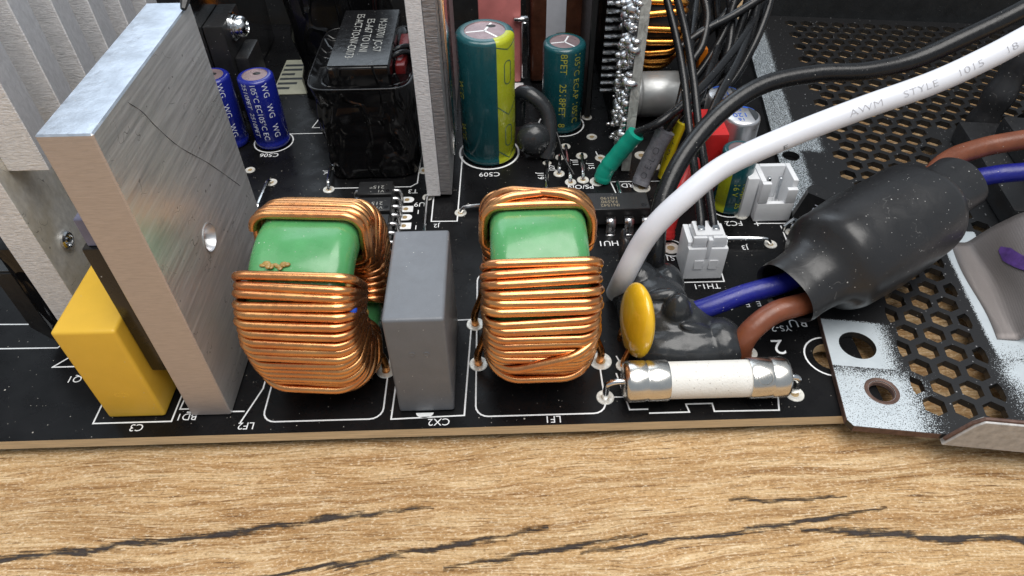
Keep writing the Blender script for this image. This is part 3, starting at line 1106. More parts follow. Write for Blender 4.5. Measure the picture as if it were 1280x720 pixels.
# ------------------------------------------------------------------ yellow disc capacitor and black silicone
t = thing("disc_capacitor", "yellow epoxy coated disc capacitor standing behind the fuse cap", "capacitor", (16.6, 10.5, 0))
b = bmesh.new()
ball(b, (0, 0, 0), (1.6, 4.6, 5.1), 4)
for v in b.verts:
    q = max(0.0, (-v.co.z - 3.2)) * .5
    v.co.y *= (1 - .25 * q)
    v.co.z -= q * .4
b.transform(Matrix.Translation((16.75, 10.7, 6.4)) @ Matrix.Rotation(R(5), 4, 'Y') @ Matrix.Rotation(R(8), 4, 'Z'))
obj("disc", b, YELLOW_E, t, smooth=80)
for (x, y) in ((15.4, 8.6), (15.6, 13.2)):
    b = bmesh.new()
    tube(b, curve([(x, y, -.2), (x, y, 1.2), (16.2, y + .6, 3.2)], 5), .42, 8)
    obj("lead", b, COPPER_D, t, smooth=80)


def blob(name, parts, mat, label, cat, voxel=.28, smooth_it=6):
    b = bmesh.new()
    for (c, r, *rot) in parts:
        ball(b, c, r, 3, Matrix.Rotation(R(rot[0]), 4, rot[1]) if rot else None)
    o = obj(name, b, mat, origin=parts[0][0], smooth=0)
    m = o.modifiers.new("fuse", 'REMESH')
    m.mode = 'VOXEL'
    m.voxel_size = voxel * S
    m.use_smooth_shade = True
    m = o.modifiers.new("relax", 'SMOOTH')
    m.iterations = smooth_it
    m.factor = .5
    return tag(o, label, cat)


goo = [((24.2, 10.6, .8), (7.6, 3.8, 3.5)), ((28.4, 10.9, 1.0), (3.2, 3.8, 3.7)), ((23.2, 13.8, 1.2), (5.4, 4.6, 4.2)), ((22.6, 13.4, 4.6), (1.9, 1.9, 3.4)),
       ((20.6, 17.6, 1.4), (5.0, 5.4, 4.9)), ((18.8, 20.4, 1.6), (3.6, 3.6, 5.4)), ((22.6, 20.6, 1.4), (3.0, 3.4, 4.8)),
       ((17.2, 20.6, 5.6), (1.7, 1.8, 3.4)), ((16.5, 21.3, 8.4), (.95, 1.0, 2.6)), ((16.1, 21.9, 10.6), (.5, .5, 1.8)),
       ((25.4, 11.0, 3.9), (3.0, .9, .8), 22, 'Y'), ((20.9, 15.6, 5.9), (2.2, .9, .9), -15, 'Y')]
blob("silicone_sealant", goo, GOO, "lumpy glossy black silicone smeared round the wire ends behind the fuse", "sealant", .14, 16)

# ------------------------------------------------------------------ insulated wires


def wire(pts, r, mat, label, cat="wire", name="insulated_wire", group=None, n=14, per=24):
    b = bmesh.new()
    tube(b, curve(pts, per), r, n)
    return tag(obj(name, b, mat, origin=pts[0], smooth=80), label, cat, group)


WG = "insulated wires in the power supply"
white_pts = [(16.01, 21.15, 1.00), (16.30, 18.59, 6.87), (17.86, 19.00, 11.59), (19.57, 19.37, 14.86), (22.53, 20.30, 17.99), (27.63, 22.28, 21.52), (35.23, 23.78, 24.60), (43.87, 25.50, 27.21), (52.70, 27.45, 29.34), (59.24, 28.98, 31.73), (65.22, 30.64, 34.23), (72.14, 32.01, 37.17)]
w = wire(white_pts, 1.42, WIREW, "thick white insulated wire printed STYLE 1015 arching over the perforated panel", group=WG, n=24)


def wire_text(pts, s, size, start, r, parent, mat, toward, sx=1.0, lift=.05, roll=0.0):
    path = curve(pts, 24)
    acc = [0.0]
    for i in range(1, len(path)):
        acc.append(acc[-1] + (path[i] - path[i - 1]).length)
    vs, fs = text2d(s, size, sx, .018)
    mn = min(v[0] for v in vs)

    def place(x, y):
        d = start + x - mn
        i = 0
        while i < len(acc) - 2 and acc[i + 1] < d:
            i += 1
        u = (d - acc[i]) / max(1e-6, acc[i + 1] - acc[i])
        p = path[i].lerp(path[i + 1], u)
        a = (path[min(i + 3, len(path) - 1)] - path[max(i - 2, 0)]).normalized()
        o = Vector(toward)
        o = (o - a * o.dot(a)).normalized()
        up = o.cross(a)
        ph = y / r + roll
        return p + (o * math.cos(ph) + up * math.sin(ph)) * (r + lift)
    b = bmesh.new()
    nv = [b.verts.new(place(x, y)) for x, y in vs]
    for f in fs:
        try:
            b.faces.new([nv[i] for i in f])
        except ValueError:
            pass
    obj("printed_lettering", b, mat, parent, smooth=0)


for s, d in (("AWM", 41.6), ("STYLE", 48.4), ("1015", 55.6), ("18", 61.6)):
    wire_text(white_pts, s, 1.15, d, 1.42, w, GREYINK, (-.15, -.70, .70), 1.5, roll=-.25)
wire_text(white_pts, "E", .9, 33.2, 1.42, w, DARKINK, (-.15, -.70, .70), 1.6, roll=-.95)

wire([(21.46, 22.02, 2.50), (21.23, 22.66, 6.82), (21.54, 25.22, 9.43), (22.78, 28.69, 12.98), (25.95, 32.92, 16.63), (31.32, 37.58, 20.04), (37.78, 41.01, 22.21), (45.45, 42.39, 23.03), (52.32, 42.45, 23.20), (59.22, 43.31, 24.19), (65.51, 44.26, 26.70), (74.50, 46.36, 30.41), (82.20, 48.90, 34.55)],
     1.28, WIREB, "thick black insulated wire curving alongside the white wire", group=WG, n=22)
wire([(24.48, 14.85, 3.00), (27.16, 14.79, 4.20), (31.90, 15.63, 5.60), (38.27, 16.70, 7.00), (43.99, 19.14, 8.60), (55.11, 25.97, 9.60), (66.85, 32.93, 9.80), (72.47, 34.12, 10.50), (77.57, 33.49, 11.50), (88.31, 34.14, 12.00)],
     1.36, WIREBL, "dark blue insulated wire threaded through the fat heat shrink sleeve", group=WG, n=20)
wire([(31.03, 9.46, -0.20), (30.76, 9.63, 2.20), (31.82, 10.41, 4.40), (34.97, 11.90, 6.00), (40.49, 13.43, 6.60), (47.20, 17.15, 8.00), (54.64, 24.34, 10.50), (64.09, 34.26, 12.20), (70.58, 37.06, 13.20), (78.27, 37.48, 14.50), (89.66, 39.02, 15.00)],
     1.45, WIREBR, "rust brown insulated wire threaded through the fat heat shrink sleeve", group=WG, n=20)

# ------------------------------------------------------------------ the fat heat shrink sleeve
a, c = Vector((37.27, 14.51, 7.40)), Vector((65.78, 31.32, 11.00))
t = thing("heat_shrink_sleeve", "fat black heat shrink sleeve bulging around the blue and brown wires", "sleeve", (a + c) / 2)
ax = (c - a).normalized()
L = (c - a).length
side = ax.cross(V(0, 0, 1)).normalized()
upv = side.cross(ax)
# along the axis, half height, half width, sideways shift, lift
prof = [(-.015, 3.5, 4.3, 0, 0), (-.035, 3.75, 4.6, 0, 0), (-.015, 3.85, 4.7, 0, 0), (.03, 3.75, 4.6, 0, 0), (.08, 3.85, 4.75, 0, .1), (.125, 4.2, 5.1, 0, .25), (.155, 4.9, 5.7, 0, .5), (.175, 5.9, 6.5, 0, .6),
        (.195, 6.7, 7.1, 0, .6), (.22, 7.05, 7.35, 0, .6), (.27, 7.15, 7.4, 0, .5), (.42, 7.2, 7.45, 0, .5), (.58, 7.2, 7.4, 0, .4), (.71, 7.1, 7.3, 0, .3), (.745, 6.8, 7.0, 0, .3), (.768, 6.0, 6.4, 0, .3), (.782, 4.9, 5.4, 0, .3),
        (.80, 4.0, 4.5, 0, .3), (.84, 3.7, 4.15, 0, .3), (.93, 3.7, 4.15, 0, .3), (.985, 3.85, 4.3, 0, .3), (1.0, 3.8, 4.25, 0, .3), (.99, 3.5, 3.95, 0, .3)]
b = bmesh.new()
rings = []
g = random.Random(3)
n = 48
ph = [g.uniform(0, 6.28) for _ in range(6)]
for (u, rz, rs, sh, li) in prof:
    p0 = a + ax * (L * u) + upv * li + side * sh
    ring = []
    for j in range(n):
        th = 2 * math.pi * j / n
        w_ = 1 + .018 * math.sin(3 * th + ph[0] + 5 * u) + .014 * math.sin(5 * th + ph[1] - 9 * u) + .02 * math.sin(2 * th + ph[2] + 14 * u)
        ring.append(b.verts.new(p0 + (side * (rs * math.cos(th)) + upv * (rz * math.sin(th))) * w_))
    rings.append(ring)
for i in range(len(rings) - 1):
    for j in range(n):
        b.faces.new((rings[i][j], rings[i][(j + 1) % n], rings[i + 1][(j + 1) % n], rings[i + 1][j]))
o = obj("sleeve_skin", b, SHRINK, t, smooth=70)
b = bmesh.new()                                                             # the ferrite core that makes the bulge
lathe(b, [(2.6, .24 * L), (5.2, .24 * L), (5.4, .28 * L), (5.4, .72 * L), (5.2, .75 * L), (2.6, .75 * L)], a, 32, axis=ax)
obj("inner_core", b, BLACKP, t)

# ------------------------------------------------------------------ two wire plug TH1-1
t = thing("connector", "white two pin socket holding the plug of two thin black wires", "connector", (29.3, 27, 0))
b = bmesh.new()
box(b, 26.3, 32.0, 24.4, 25.2, .2, 6.0, .15)
box(b, 26.3, 27.1, 25.25, 29.4, .2, 6.6, .15)
box(b, 31.2, 32.0, 25.25, 29.4, .2, 6.6, .15)
box(b, 27.15, 31.15, 28.6, 29.4, .2, 6.6, .15)
box(b, 27.15, 31.15, 25.25, 28.55, .2, 1.4)
obj("socket", b, WHITEP, t)
for x in (27.5, 29.6):
    b = bmesh.new()
    box(b, x, x + 1.3, 24.25, 24.38, 2.2, 3.9, .05, 1)
    obj("latch_rib", b, WHITEP, t)
b = bmesh.new()
box(b, 27.2, 31.1, 25.3, 28.5, 1.5, 7.9, .2)
o = obj("plug", b, WHITEP, t)
for x in (26.8, 29.6):
    b = bmesh.new()
    box(b, x, x + 2.0, 24.72, 25.26, 6.15, 7.8, .15)
    obj("plug_lip", b, WHITEP, o)
b = bmesh.new()
box(b, 28.9, 29.5, 24.32, 25.2, 4.2, 7.7, .1)
obj("plug_latch", b, WHITEP, o)
for x in (28.15, 30.25):
    b = bmesh.new()
    box(b, x - .5, x + .5, 26.1, 27.1, 7.85, 8.25, .1, 1)
    obj("crimp", b, STEEL, o)
PW = "thin black wires of the small white plug"
wire([(28.15, 26.6, 7.0), (28.38, 28.00, 8.24), (28.53, 33.00, 10.33), (28.63, 38.00, 12.50), (28.67, 43.00, 14.89), (28.50, 49.00, 18.96), (28.00, 55.00, 22.57), (26.76, 63.00, 27.49)], .62, WIREB,
     "thin black wire from the small white plug, on the side of the red sleeve", group=PW, n=12)
wire([(30.25, 26.6, 7.0), (30.12, 28.00, 8.19), (30.18, 33.00, 10.28), (30.19, 38.00, 12.46), (30.14, 43.00, 14.86), (29.98, 49.00, 18.92), (29.40, 55.00, 23.18), (28.42, 63.00, 27.46)], .62, WIREB,
     "thin black wire from the small white plug, on the side of the jumper wire J3", group=PW, n=12)

# ------------------------------------------------------------------ open white header, TO-92 transistor
t = thing("pin_header", "open white plastic pin header with two bare pins", "header", (44, 40, 0))
b = bmesh.new()
box(b, 40.30, 46.10, 37.4, 38.2, .1, 3.6, .12)
box(b, 40.30, 41.10, 38.25, 43.0, .1, 7.4, .12)
box(b, 45.30, 46.10, 38.25, 43.0, .1, 7.4, .12)
box(b, 41.15, 45.25, 42.2, 43.0, .1, 7.4, .12)
box(b, 41.15, 45.25, 38.25, 42.15, .1, 1.3)
box(b, 40.30, 41.70, 37.4, 38.2, 3.65, 7.4, .12)
box(b, 44.50, 46.10, 37.4, 38.2, 3.65, 6.2, .12)
obj("shroud", b, WHITEP, t)
b = bmesh.new()
box(b, 38.30, 40.10, 38.6, 42.8, .1, 7.6, .2)
obj("side_latch", b, WHITEP, t)
for x in (42.3, 44.1):
    b = bmesh.new()
    box(b, x - .3, x + .3, 40.0, 40.6, 1.3, 6.6, .1, 1)
    obj("pin", b, STEEL, t)

t = thing("small_transistor", "small black half round transistor leaning beside the white pin header", "transistor", (47.6, 35.5, 0))
b = bmesh.new()
tm = Matrix.Translation((47.4, 34.6, 2.6)) @ Matrix.Rotation(R(14), 4, 'Y') @ Matrix.Rotation(R(-24), 4, 'Z')
pts = [(-2.3, -1.0)] + [(2.35 * math.cos(R(q)), 2.35 * math.sin(R(q)) + .3) for q in range(-20, 201, 20)]
pts = [(-2.25, -1.0), (2.25, -1.0)] + [(2.4 * math.cos(R(q)), 2.4 * math.sin(R(q)) + .2) for q in range(-10, 191, 20)]
fa = [b.verts.new(tm @ V(x, y, 0)) for x, y in pts]
fb = [b.verts.new(tm @ V(x, y, 4.7)) for x, y in pts]
b.faces.new(fa)
b.faces.new(fb[::-1])
for i in range(len(pts)):
    b.faces.new((fa[i], fb[i], fb[(i + 1) % len(pts)], fa[(i + 1) % len(pts)]))
obj("body", b, BLACKP, t)
b = bmesh.new()
put_text(b, "T5 1", 1.5, lambda u, v: tm @ V(v * .9, -1.03, 2.35 - u), 1.0)
obj("printed_lettering", b, WHITEINK, t, smooth=0)
for q in (-1.27, 0, 1.27):
    b = bmesh.new()
    p = tm @ V(q, .2, .1)
    tube(b, [p, V(45.6 + q, 34.8, 1.2), V(45.6 + q, 34.8, -.2)], .25, 6)
    obj("lead", b, STEEL, t)


# ------------------------------------------------------------------ electrolytic capacitors
def can_capacitor(label, c, r, h, sleeve, top, stripe=None, group=None, vent='Y', tilt=None):
    t = thing("electrolytic_capacitor", label, "capacitor", (c[0], c[1], 0), group)
    b = bmesh.new()
    rr = min(.8, r * .18)
    prof = [(r - .3, .1), (r, .4), (r, 1.2), (r - .25, 1.7), (r, 2.2)]
    prof += [(r, h - rr)] + [(r - rr + rr * math.cos(R(q)), h - rr + rr * math.sin(R(q))) for q in (25, 50, 75, 90)] + [(r * .70, h)]
    lathe(b, prof, (c[0], c[1], 0), 48, close=False)
    obj("sleeve", b, sleeve, t, smooth=60)
    b = bmesh.new()
    rt = r * .70
    lathe(b, [(rt, h), (rt - .08, h - .14), (.02, h - .14)], (c[0], c[1], 0), 40, close=False)
    o = obj("top", b, top, t)
    if vent:
        b = bmesh.new()
        for q in (70, 190, 310):
            d = V(math.cos(R(q)), math.sin(R(q)), 0)
            p = V(-d.y, d.x, 0) * (r * .04)
            e0, e1 = V(c[0], c[1], h - .12), V(c[0], c[1], h - .12) + d * rt * .92
            b.faces.new([b.verts.new(x) for x in (e0 - p, e1 - p, e1 + p, e0 + p)])
        obj("vent_score", b, vent if not isinstance(vent, str) else WHITEP, o, smooth=0)
    if stripe:
        sm, a0, a1 = stripe
        b = bmesh.new()
        q = .02
        pr = [(r + q, .45), (r + q, 1.2), (r - .25 + q, 1.7), (r + q, 2.2), (r + q, h - rr)] + \
             [(r - rr + (rr + q) * math.cos(R(z)), h - rr + (rr + q) * math.sin(R(z))) for z in (25, 50, 75, 90)] + [(r * .71, h + q)]
        lathe(b, pr, (c[0], c[1], 0), 16, a0, a1)
        obj("polarity_stripe", b, sm, t, smooth=60)
    return t


def can_print(t, c, r, rows, mat):
    for (s, size, ang, z, sx) in rows:
        b = bmesh.new()
        can_text(b, s, size, c, r + .03, ang, z, sx)
        obj("printed_lettering", b, mat, t, smooth=0)


def can_stroke(b, c, r, pts, w, closed=True):
    m = len(pts)
    for i in range(m if closed else m - 1):
        (a0, z0), (a1, z1) = pts[i], pts[(i + 1) % m]
        u0, u1 = a0 * r, a1 * r
        d = Vector((u1 - u0, z1 - z0))
        if d.length < 1e-6:
            continue
        nn = max(1, int(d.length / .6))
        d.normalize()
        q = Vector((-d.y, d.x)) * w / 2
        for k in range(nn):
            s0, s1 = k / nn, (k + 1) / nn
            cs = []
            for s, sg in ((s0, 1), (s0, -1), (s1, -1), (s1, 1)):
                u = (u0 + (u1 - u0) * s + q.x * sg) / r
                z = z0 + (z1 - z0) * s + q.y * sg
                cs.append(b.verts.new((c[0] + r * math.cos(u), c[1] + r * math.sin(u), z)))
            b.faces.new(cs)


EG = "electrolytic capacitors"
c = (-2.0, 59.2)
t = can_capacitor("big teal electrolytic capacitor with broad lime stripe beside the sawn heatsink bar", c, 4.75, 23.0, TEAL, CANTOP, (LIME, -68, -6), EG)
am = R(-42)
marks = [([(am + x / 4.75, z + y) for x, y in round_rect(-.75, .75, -2.0, 2.0, .7, 4)], True) for z in (17.3, 5.6)]
marks += [([(R(-68), z + 2), (am, z), (R(-12), z + 2)], False) for z in (9.6, 1.0)]
marks += [([(R(-68), 22.0), (am, 21.2), (R(-12), 22.0)], False)]
for pts, cl in marks:
    b = bmesh.new()
    can_stroke(b, c, 4.79, pts, .16, cl)
    obj("polarity_mark", b, TEAL, t, smooth=0)
can_print(t, c, 4.75, [("W/G", 2.0, 208, 15.5, .8), ("W/G", 2.0, 208, 7.5, .8)], OLIVE)
b = bmesh.new()
ball(b, (-1.0, 60.9, 22.85), (.85, .6, .06), 2)
obj("ink_dot", b, BLACKP, t)
c = (11.8, 68.2)
t = can_capacitor("smaller teal electrolytic capacitor printed 2518PET beside the soldered upright board", c, 3.8, 16.6, TEAL, CANTOP, None, EG)
can_print(t, c, 3.8, [("2518PET", 1.75, -96, 10.4, 1.05), ("8PET", 1.75, -96, 16.0, 1.05), ("105\u00b0C ECAP 105\u00b0C", 1.7, -58, 16.0, 1.0), ("8", 1.75, -96, 2.4, 1.0)], OLIVE)
b = bmesh.new()
lathe(b, [(3.5, 16.62), (3.75, 16.4)], (c[0], c[1], 0), 12, 60, 110, close=False)
obj("printed_band", b, LIME, t)
for (c, lab) in (((-42.3, 64.4), "blue electrolytic capacitor printed EC105\u00b0C standing inside the C506 circle"), ((-50.0, 64.6), "blue electrolytic capacitor half hidden behind the thick aluminium plate")):
    t = can_capacitor(lab, c, 3.12, 13.6, BLUES, CANTOP, None, EG, vent=None)
    can_print(t, c, 3.12, [("2510PET  2510PET", 1.35, -118, 13.3, 1.0), ("105\u00b0C EC105\u00b0C EC", 1.35, -88, 13.3, 1.0), ("WG   WG   WG", 1.5, -52, 13.0, 1.0)], WHITEINK)
    b = bmesh.new()
    ball(b, (c[0] + .2, c[1] + .6, 13.5), (.7, .5, .05), 2)
    obj("ink_dot", b, BLACKP, t)
c = (37.2, 41.8)
t = can_capacitor("short teal electrolytic capacitor with lime stripe inside the FC2 circle", c, 2.75, 11.0, TEAL, CANTOP, (LIME, -160, -118), EG)
can_print(t, c, 2.75, [("100\u00b5F", 1.35, -66, 6.4, 1.0), ("16 V", 1.35, -96, 6.4, 1.0), ("25", 1.3, -48, 3.2, 1.0), ("25", 1.3, -78, 2.6, 1.0)], LIME)
for i, (c, lab) in enumerate((((39.4, 50.2), "silver can capacitor marked 120 16 standing beside the red box capacitor"), ((38.2, 57.0), "silver can capacitor behind the one marked 120 16"))):
    t = thing("polymer_capacitor", lab, "capacitor", (c[0], c[1], 0), "silver polymer capacitors")
    b = bmesh.new()
    lathe(b, [(2.7, .1), (2.95, .4), (2.95, 1.3), (2.7, 1.8), (2.95, 2.3), (2.95, 11.4), (2.85, 11.8), (2.55, 12.0), (.02, 12.02)], (c[0], c[1], 0), 40)
    obj("can", b, SILVERCAN, t, smooth=50)
    for s, size, dx, dy in (("120", 1.7, -.4, -.1), ("16", 1.2, -.5, -1.5), ("FK", 1.0, -.4, 1.5)):
        b = bmesh.new()
        put_text(b, s, size, lambda u, v: V(c[0] + dx - u, c[1] + dy - v, 12.05))
        obj("printed_lettering", b, BLUEINK, t, smooth=0)
    b = bmesh.new()
    poly_sheet(b, [(c[0] + 2.5 * math.cos(R(q)), c[1] + 2.5 * math.sin(R(q))) for q in range(-52, 68, 10)], 12.06)
    obj("polarity_mark", b, DARKINK, t, smooth=0)
    b = bmesh.new()
    lathe(b, [(2.2, 12.055), (2.62, 12.04)], (c[0], c[1], 0), 20, 30, 130, close=False)
    obj("printed_band", b, BLUEINK, t, smooth=0)

t = thing("box_capacitor", "glossy red box capacitor beside the silver can capacitors", "capacitor", (33.6, 47, 0))
b = bmesh.new()
box(b, 31.6, 36.2, 45.0, 53.0, .2, 11.6, .35, 2)
obj("case", b, REDS, t)

# ------------------------------------------------------------------ sleeved wire ends behind the chip


def sleeved(pts, r, mat, label, flat=None, cat="sleeve"):
    b = bmesh.new()
    path = curve(pts, 8)
    m = len(path)
    g = random.Random(int(pts[0][0] * 10))
    tube(b, path, [r * (1 + .04 * g.uniform(-1, 1)) * (1.06 if i > m - 3 else .96 if i < 2 else 1) for i in range(m)], 18, flat=flat)
    return tag(obj("wire_sleeve", b, mat, origin=pts[0], smooth=70), label, cat, "coloured sleeves on wire ends")


sleeved([(17.32, 49.18, 0.30), (17.89, 49.52, 2.20), (19.55, 49.61, 5.00), (22.22, 49.23, 9.50)], 1.45, GREENS, "bright green sleeve on a wire end beside the PS/ON marking")
w2 = sleeved([(23.66, 47.48, 0.50), (24.38, 48.35, 2.50), (26.98, 49.19, 10.00)], 1.55, GREYS, "smoky grey clear sleeve standing between the green and yellow sleeves", .6)
wire_text([(23.66, 47.48, 0.50), (24.38, 48.35, 2.50), (26.98, 49.19, 10.00)], "O E-L O", 1.5, 1.5, 1.3, w2, DARKINK, (-.1, -.8, .5), 1.2)
w3 = sleeved([(27.84, 49.40, 0.50), (28.39, 50.27, 3.50), (30.06, 51.50, 10.00)], 1.35, YELLOWS, "yellow printed sleeve behind the thick black wire", .6)
wire_text([(27.84, 49.40, 0.50), (28.39, 50.27, 3.50), (30.06, 51.50, 10.00)], "TM\u00b0C", 1.5, 3.2, 1.2, w3, DARKINK, (-.1, -.8, .5), 1.2)
sleeved([(25.52, 33.22, 0.60), (25.68, 34.30, 2.60), (27.30, 36.55, 7.00), (29.86, 40.60, 10.00)], 1.3, REDS, "red sleeve on the wire end over the S1 ring")
wire([(22.29, 49.55, 9.30), (26.12, 48.85, 12.00), (31.90, 53.40, 14.00), (38.69, 62.19, 15.00), (45.27, 72.17, 16.00), (53.37, 87.40, 17.00)], .75, WIREB, "black wire leaving the bright green sleeve", group=WG, n=12)
wire([(27.12, 49.50, 9.50), (28.94, 51.43, 12.00), (32.71, 62.92, 13.00), (36.51, 76.37, 14.00), (40.70, 92.37, 15.00)], .7, WIREB, "black wire leaving the smoky grey sleeve", group=WG, n=12)
wire([(30.21, 51.82, 9.50), (32.97, 54.32, 12.00), (38.45, 67.59, 12.00), (43.60, 80.44, 12.00), (49.27, 96.99, 13.00)], .7, WIREB, "black wire leaving the yellow printed sleeve", group=WG, n=12)
wire([(29.95, 40.89, 9.80), (31.48, 43.68, 13.00), (36.04, 53.21, 14.00), (42.01, 64.39, 15.00), (50.24, 82.95, 17.00)], .75, WIREB, "black wire leaving the red sleeve over S1", group=WG, n=12)
bundle = "black wires bunched behind the silver cans"
for i, p in enumerate(([(32.85, 72.00, 12.73), (37.83, 74.00, 15.34), (43.12, 76.00, 17.04), (49.55, 78.00, 20.19)], [(35.56, 70.00, 6.37), (39.32, 73.00, 10.06), (42.25, 76.00, 14.04), (44.59, 80.00, 19.79)],
                       [(37.48, 70.00, 4.00), (41.66, 72.00, 8.42), (44.49, 75.00, 12.90), (46.61, 79.00, 20.14)], [(34.96, 67.00, 4.42), (40.86, 70.00, 6.24), (45.95, 73.00, 10.69), (48.06, 78.00, 19.05)],
                       [(38.23, 76.00, 5.28), (39.09, 79.00, 11.17), (40.09, 82.00, 16.08), (40.14, 83.00, 18.70)], [(44.06, 76.00, 5.14), (43.13, 79.00, 10.27), (41.94, 82.00, 16.04), (41.51, 83.00, 18.67)],
                       [(37.80, 80.00, 9.11), (40.37, 84.00, 13.68), (42.29, 87.00, 17.08)], [(36.87, 82.00, 5.65), (37.41, 86.00, 11.27), (37.78, 90.00, 16.00)],
                       [(46.22, 78.00, 9.87), (47.44, 80.00, 13.68), (49.35, 84.00, 18.11)],
                       [(34.62, 68.00, 2.16), (40.23, 72.00, 3.15), (46.00, 76.00, 5.60), (49.97, 80.00, 12.05), (51.04, 84.00, 18.08)], [(35.56, 70.00, 11.63), (37.39, 72.00, 13.70), (38.54, 76.00, 17.14), (38.04, 80.00, 19.93)],
                       [(38.81, 68.00, 6.72), (42.29, 72.00, 11.27), (43.63, 77.00, 15.09), (43.76, 82.00, 19.02)], [(34.97, 74.00, 5.57), (37.52, 78.00, 10.07), (42.36, 80.00, 14.57), (47.20, 84.00, 18.16)],
                       [(37.05, 66.00, 4.93), (42.98, 69.00, 7.21), (47.09, 73.00, 12.23), (49.74, 77.00, 16.47), (51.08, 80.00, 19.95)])):
    wire(p, .78, WIREB, "black insulated wire in the bunch behind the silver can capacitors", group=bundle, n=12)
b = bmesh.new()
q = V(*(38.43, 74.00, 9.58))
box(b, q.x - .5, q.x + .9, q.y, q.y + 1.6, q.z - 3.0, q.z + 2.2, .15, 1)
tag(obj("crimp_tab", b, ORANGE, origin=q), "small orange plastic tab among the bunched black wires", "tab")
b = bmesh.new()
q = V(*(41.82, 73.00, 8.07))
tube(b, [q + V(-.9, 0, -.9), q, q + V(1.0, .3, .8)], [.5, .8, .6], 10)
tag(obj("wire_sleeve", b, REDS, origin=q), "short red sleeve tip among the bunched black wires", "sleeve")

# ------------------------------------------------------------------ long chip HU1 and the small chips
t = thing("integrated_circuit", "long black chip with row of silver legs behind the copper choke", "chip", (15, 38.5, 0))
b = bmesh.new()
fa = []
box(b, 3.6, 23.2, 36.2, 41.2, .9, 4.0, .12, 1)
for v in b.verts:
    if abs(v.co.z - 2.45) > 1.2:
        k = .35
        v.co.y += k if v.co.y < 38 else -k
obj("body", b, BLACKP, t)
LASER = M("laser_mark", (.26, .22, .15), .6)
for s, y in (("IN1542", 37.6), ("FA590", 38.5), ("HS190", 39.4)):
    b = bmesh.new()
    put_text(b, s, 1.0, lambda u, v: V(17.0 - u, y - v, 4.02))
    obj("printed_lettering", b, LASER, t, smooth=0)
b = bmesh.new()
lathe(b, [(.45, 4.015), (.02, 4.016)], (22.3, 37.5, 0), 14, close=False)
obj("pin_one_dot", b, BLACKG, t)
for x in (5.6, 8.4, 11.2, 14.2, 17.05, 19.9, 22.6):
    for s in (-1, 1):
        b = bmesh.new()
        y0 = 36.3 if s < 0 else 41.1
        pts = [(y0, 2.5), (y0 + s * .55, 2.45), (y0 + s * .85, 2.1), (y0 + s * .9, 1.2), (y0 + s * .95, .4), (y0 + s * 1.2, .1)]
        for i in range(len(pts) - 1):
            (ya, za), (yb, zb) = pts[i], pts[i + 1]
            wd = .72
            b.faces.new([b.verts.new(q) for q in ((x - wd, ya, za), (x + wd, ya, za), (x + wd, yb, zb), (x - wd, yb, zb))])
        bmesh.ops.remove_doubles(b, verts=b.verts, dist=.001)
        o = obj("leg", b, SOLDER, t, smooth=50)
        m = o.modifiers.new("thickness", 'SOLIDIFY')
        m.thickness = .025
        b = bmesh.new()
        ball(b, (x, y0 + s * 1.05, .05), (.85, .5, .22), 2)
        obj("solder_joint", b, SOLDER, t)

SG = "small four leg chips in a row"
for i, (y, x) in enumerate(((43.9, -20.4), (39.6, -20.2), (35.2, -20.2), (30.8, -20.2))):
    lab = ("small black chip touching the T3 outline, first of the row", "small black chip second in the row from the T3 outline",
           "small black chip third in the row from the T3 outline", "small black chip in the row beside the grey box capacitor")[i]
    t = thing("integrated_circuit", lab, "chip", (x, y, 0), SG)
    b = bmesh.new()
    box(b, x - 2.9, x + 2.75, y - 1.75, y + 1.75, .5, 3.9, .15, 1)
    obj("body", b, BLACKP, t)
    b = bmesh.new()
    put_text(b, "215*", 1.15, lambda u, v: V(x + .2 - u, y + .1 - v, 3.92), 1.1)
    obj("printed_lettering", b, ETCH, t, smooth=0)
    b = bmesh.new()
    put_text(b, "V1", .95, lambda u, v: V(x + .9 - u, y - 1.0 - v, 3.92), 1.1)
    obj("printed_lettering", b, ETCH, t, smooth=0)
    b = bmesh.new()
    lathe(b, [(.34, 3.915), (.02, 3.916)], (x + 2.0, y - .9, 0), 12, close=False)
    obj("pin_one_dot", b, BLACKG, t)
    for sx in (-1, 1):
        for dy in (-1.1, 1.1):
            b = bmesh.new()
            x0 = x + sx * 2.75
            tube(b, [(x0, y + dy, 2.4), (x0 + sx * .7, y + dy, 2.35), (x0 + sx * .95, y + dy, 1.9), (x0 + sx * 1.0, y + dy, -.2)], .36, 8)
            obj("leg", b, SOLDER, t, smooth=50)

# ------------------------------------------------------------------ sawn heatsink bar and clip
t = thing("heatsink_bar", "upright sawn aluminium heatsink bar beside the big teal capacitor", "heatsink", (-10, 50, 0))
b = bmesh.new()
box(b, -12.4, -10.2, 45.3, 84, .8, 44, .1, 1)
obj("bar", b, ALU_ROUGH, t, smooth=0)
b = bmesh.new()
box(b, -10.15, -8.3, 45.6, 84, .8, 44, .1, 1)
obj("flange", b, make_sawn("side_cut_aluminium", (.46, .45, .46), stretch=(5, 5, 30), rough=.45, strength=.6), t, smooth=0)
b = bmesh.new()
box(b, -8.25, -7.4, 49.5, 60, 6, 44, .2, 2)
obj("insulator_strip", b, STEEL, t)

# ------------------------------------------------------------------ taped transformers
t = thing("taped_transformer", "black taped transformer with printed label standing inside the T3 outline", "transformer", (-22, 60, 0))


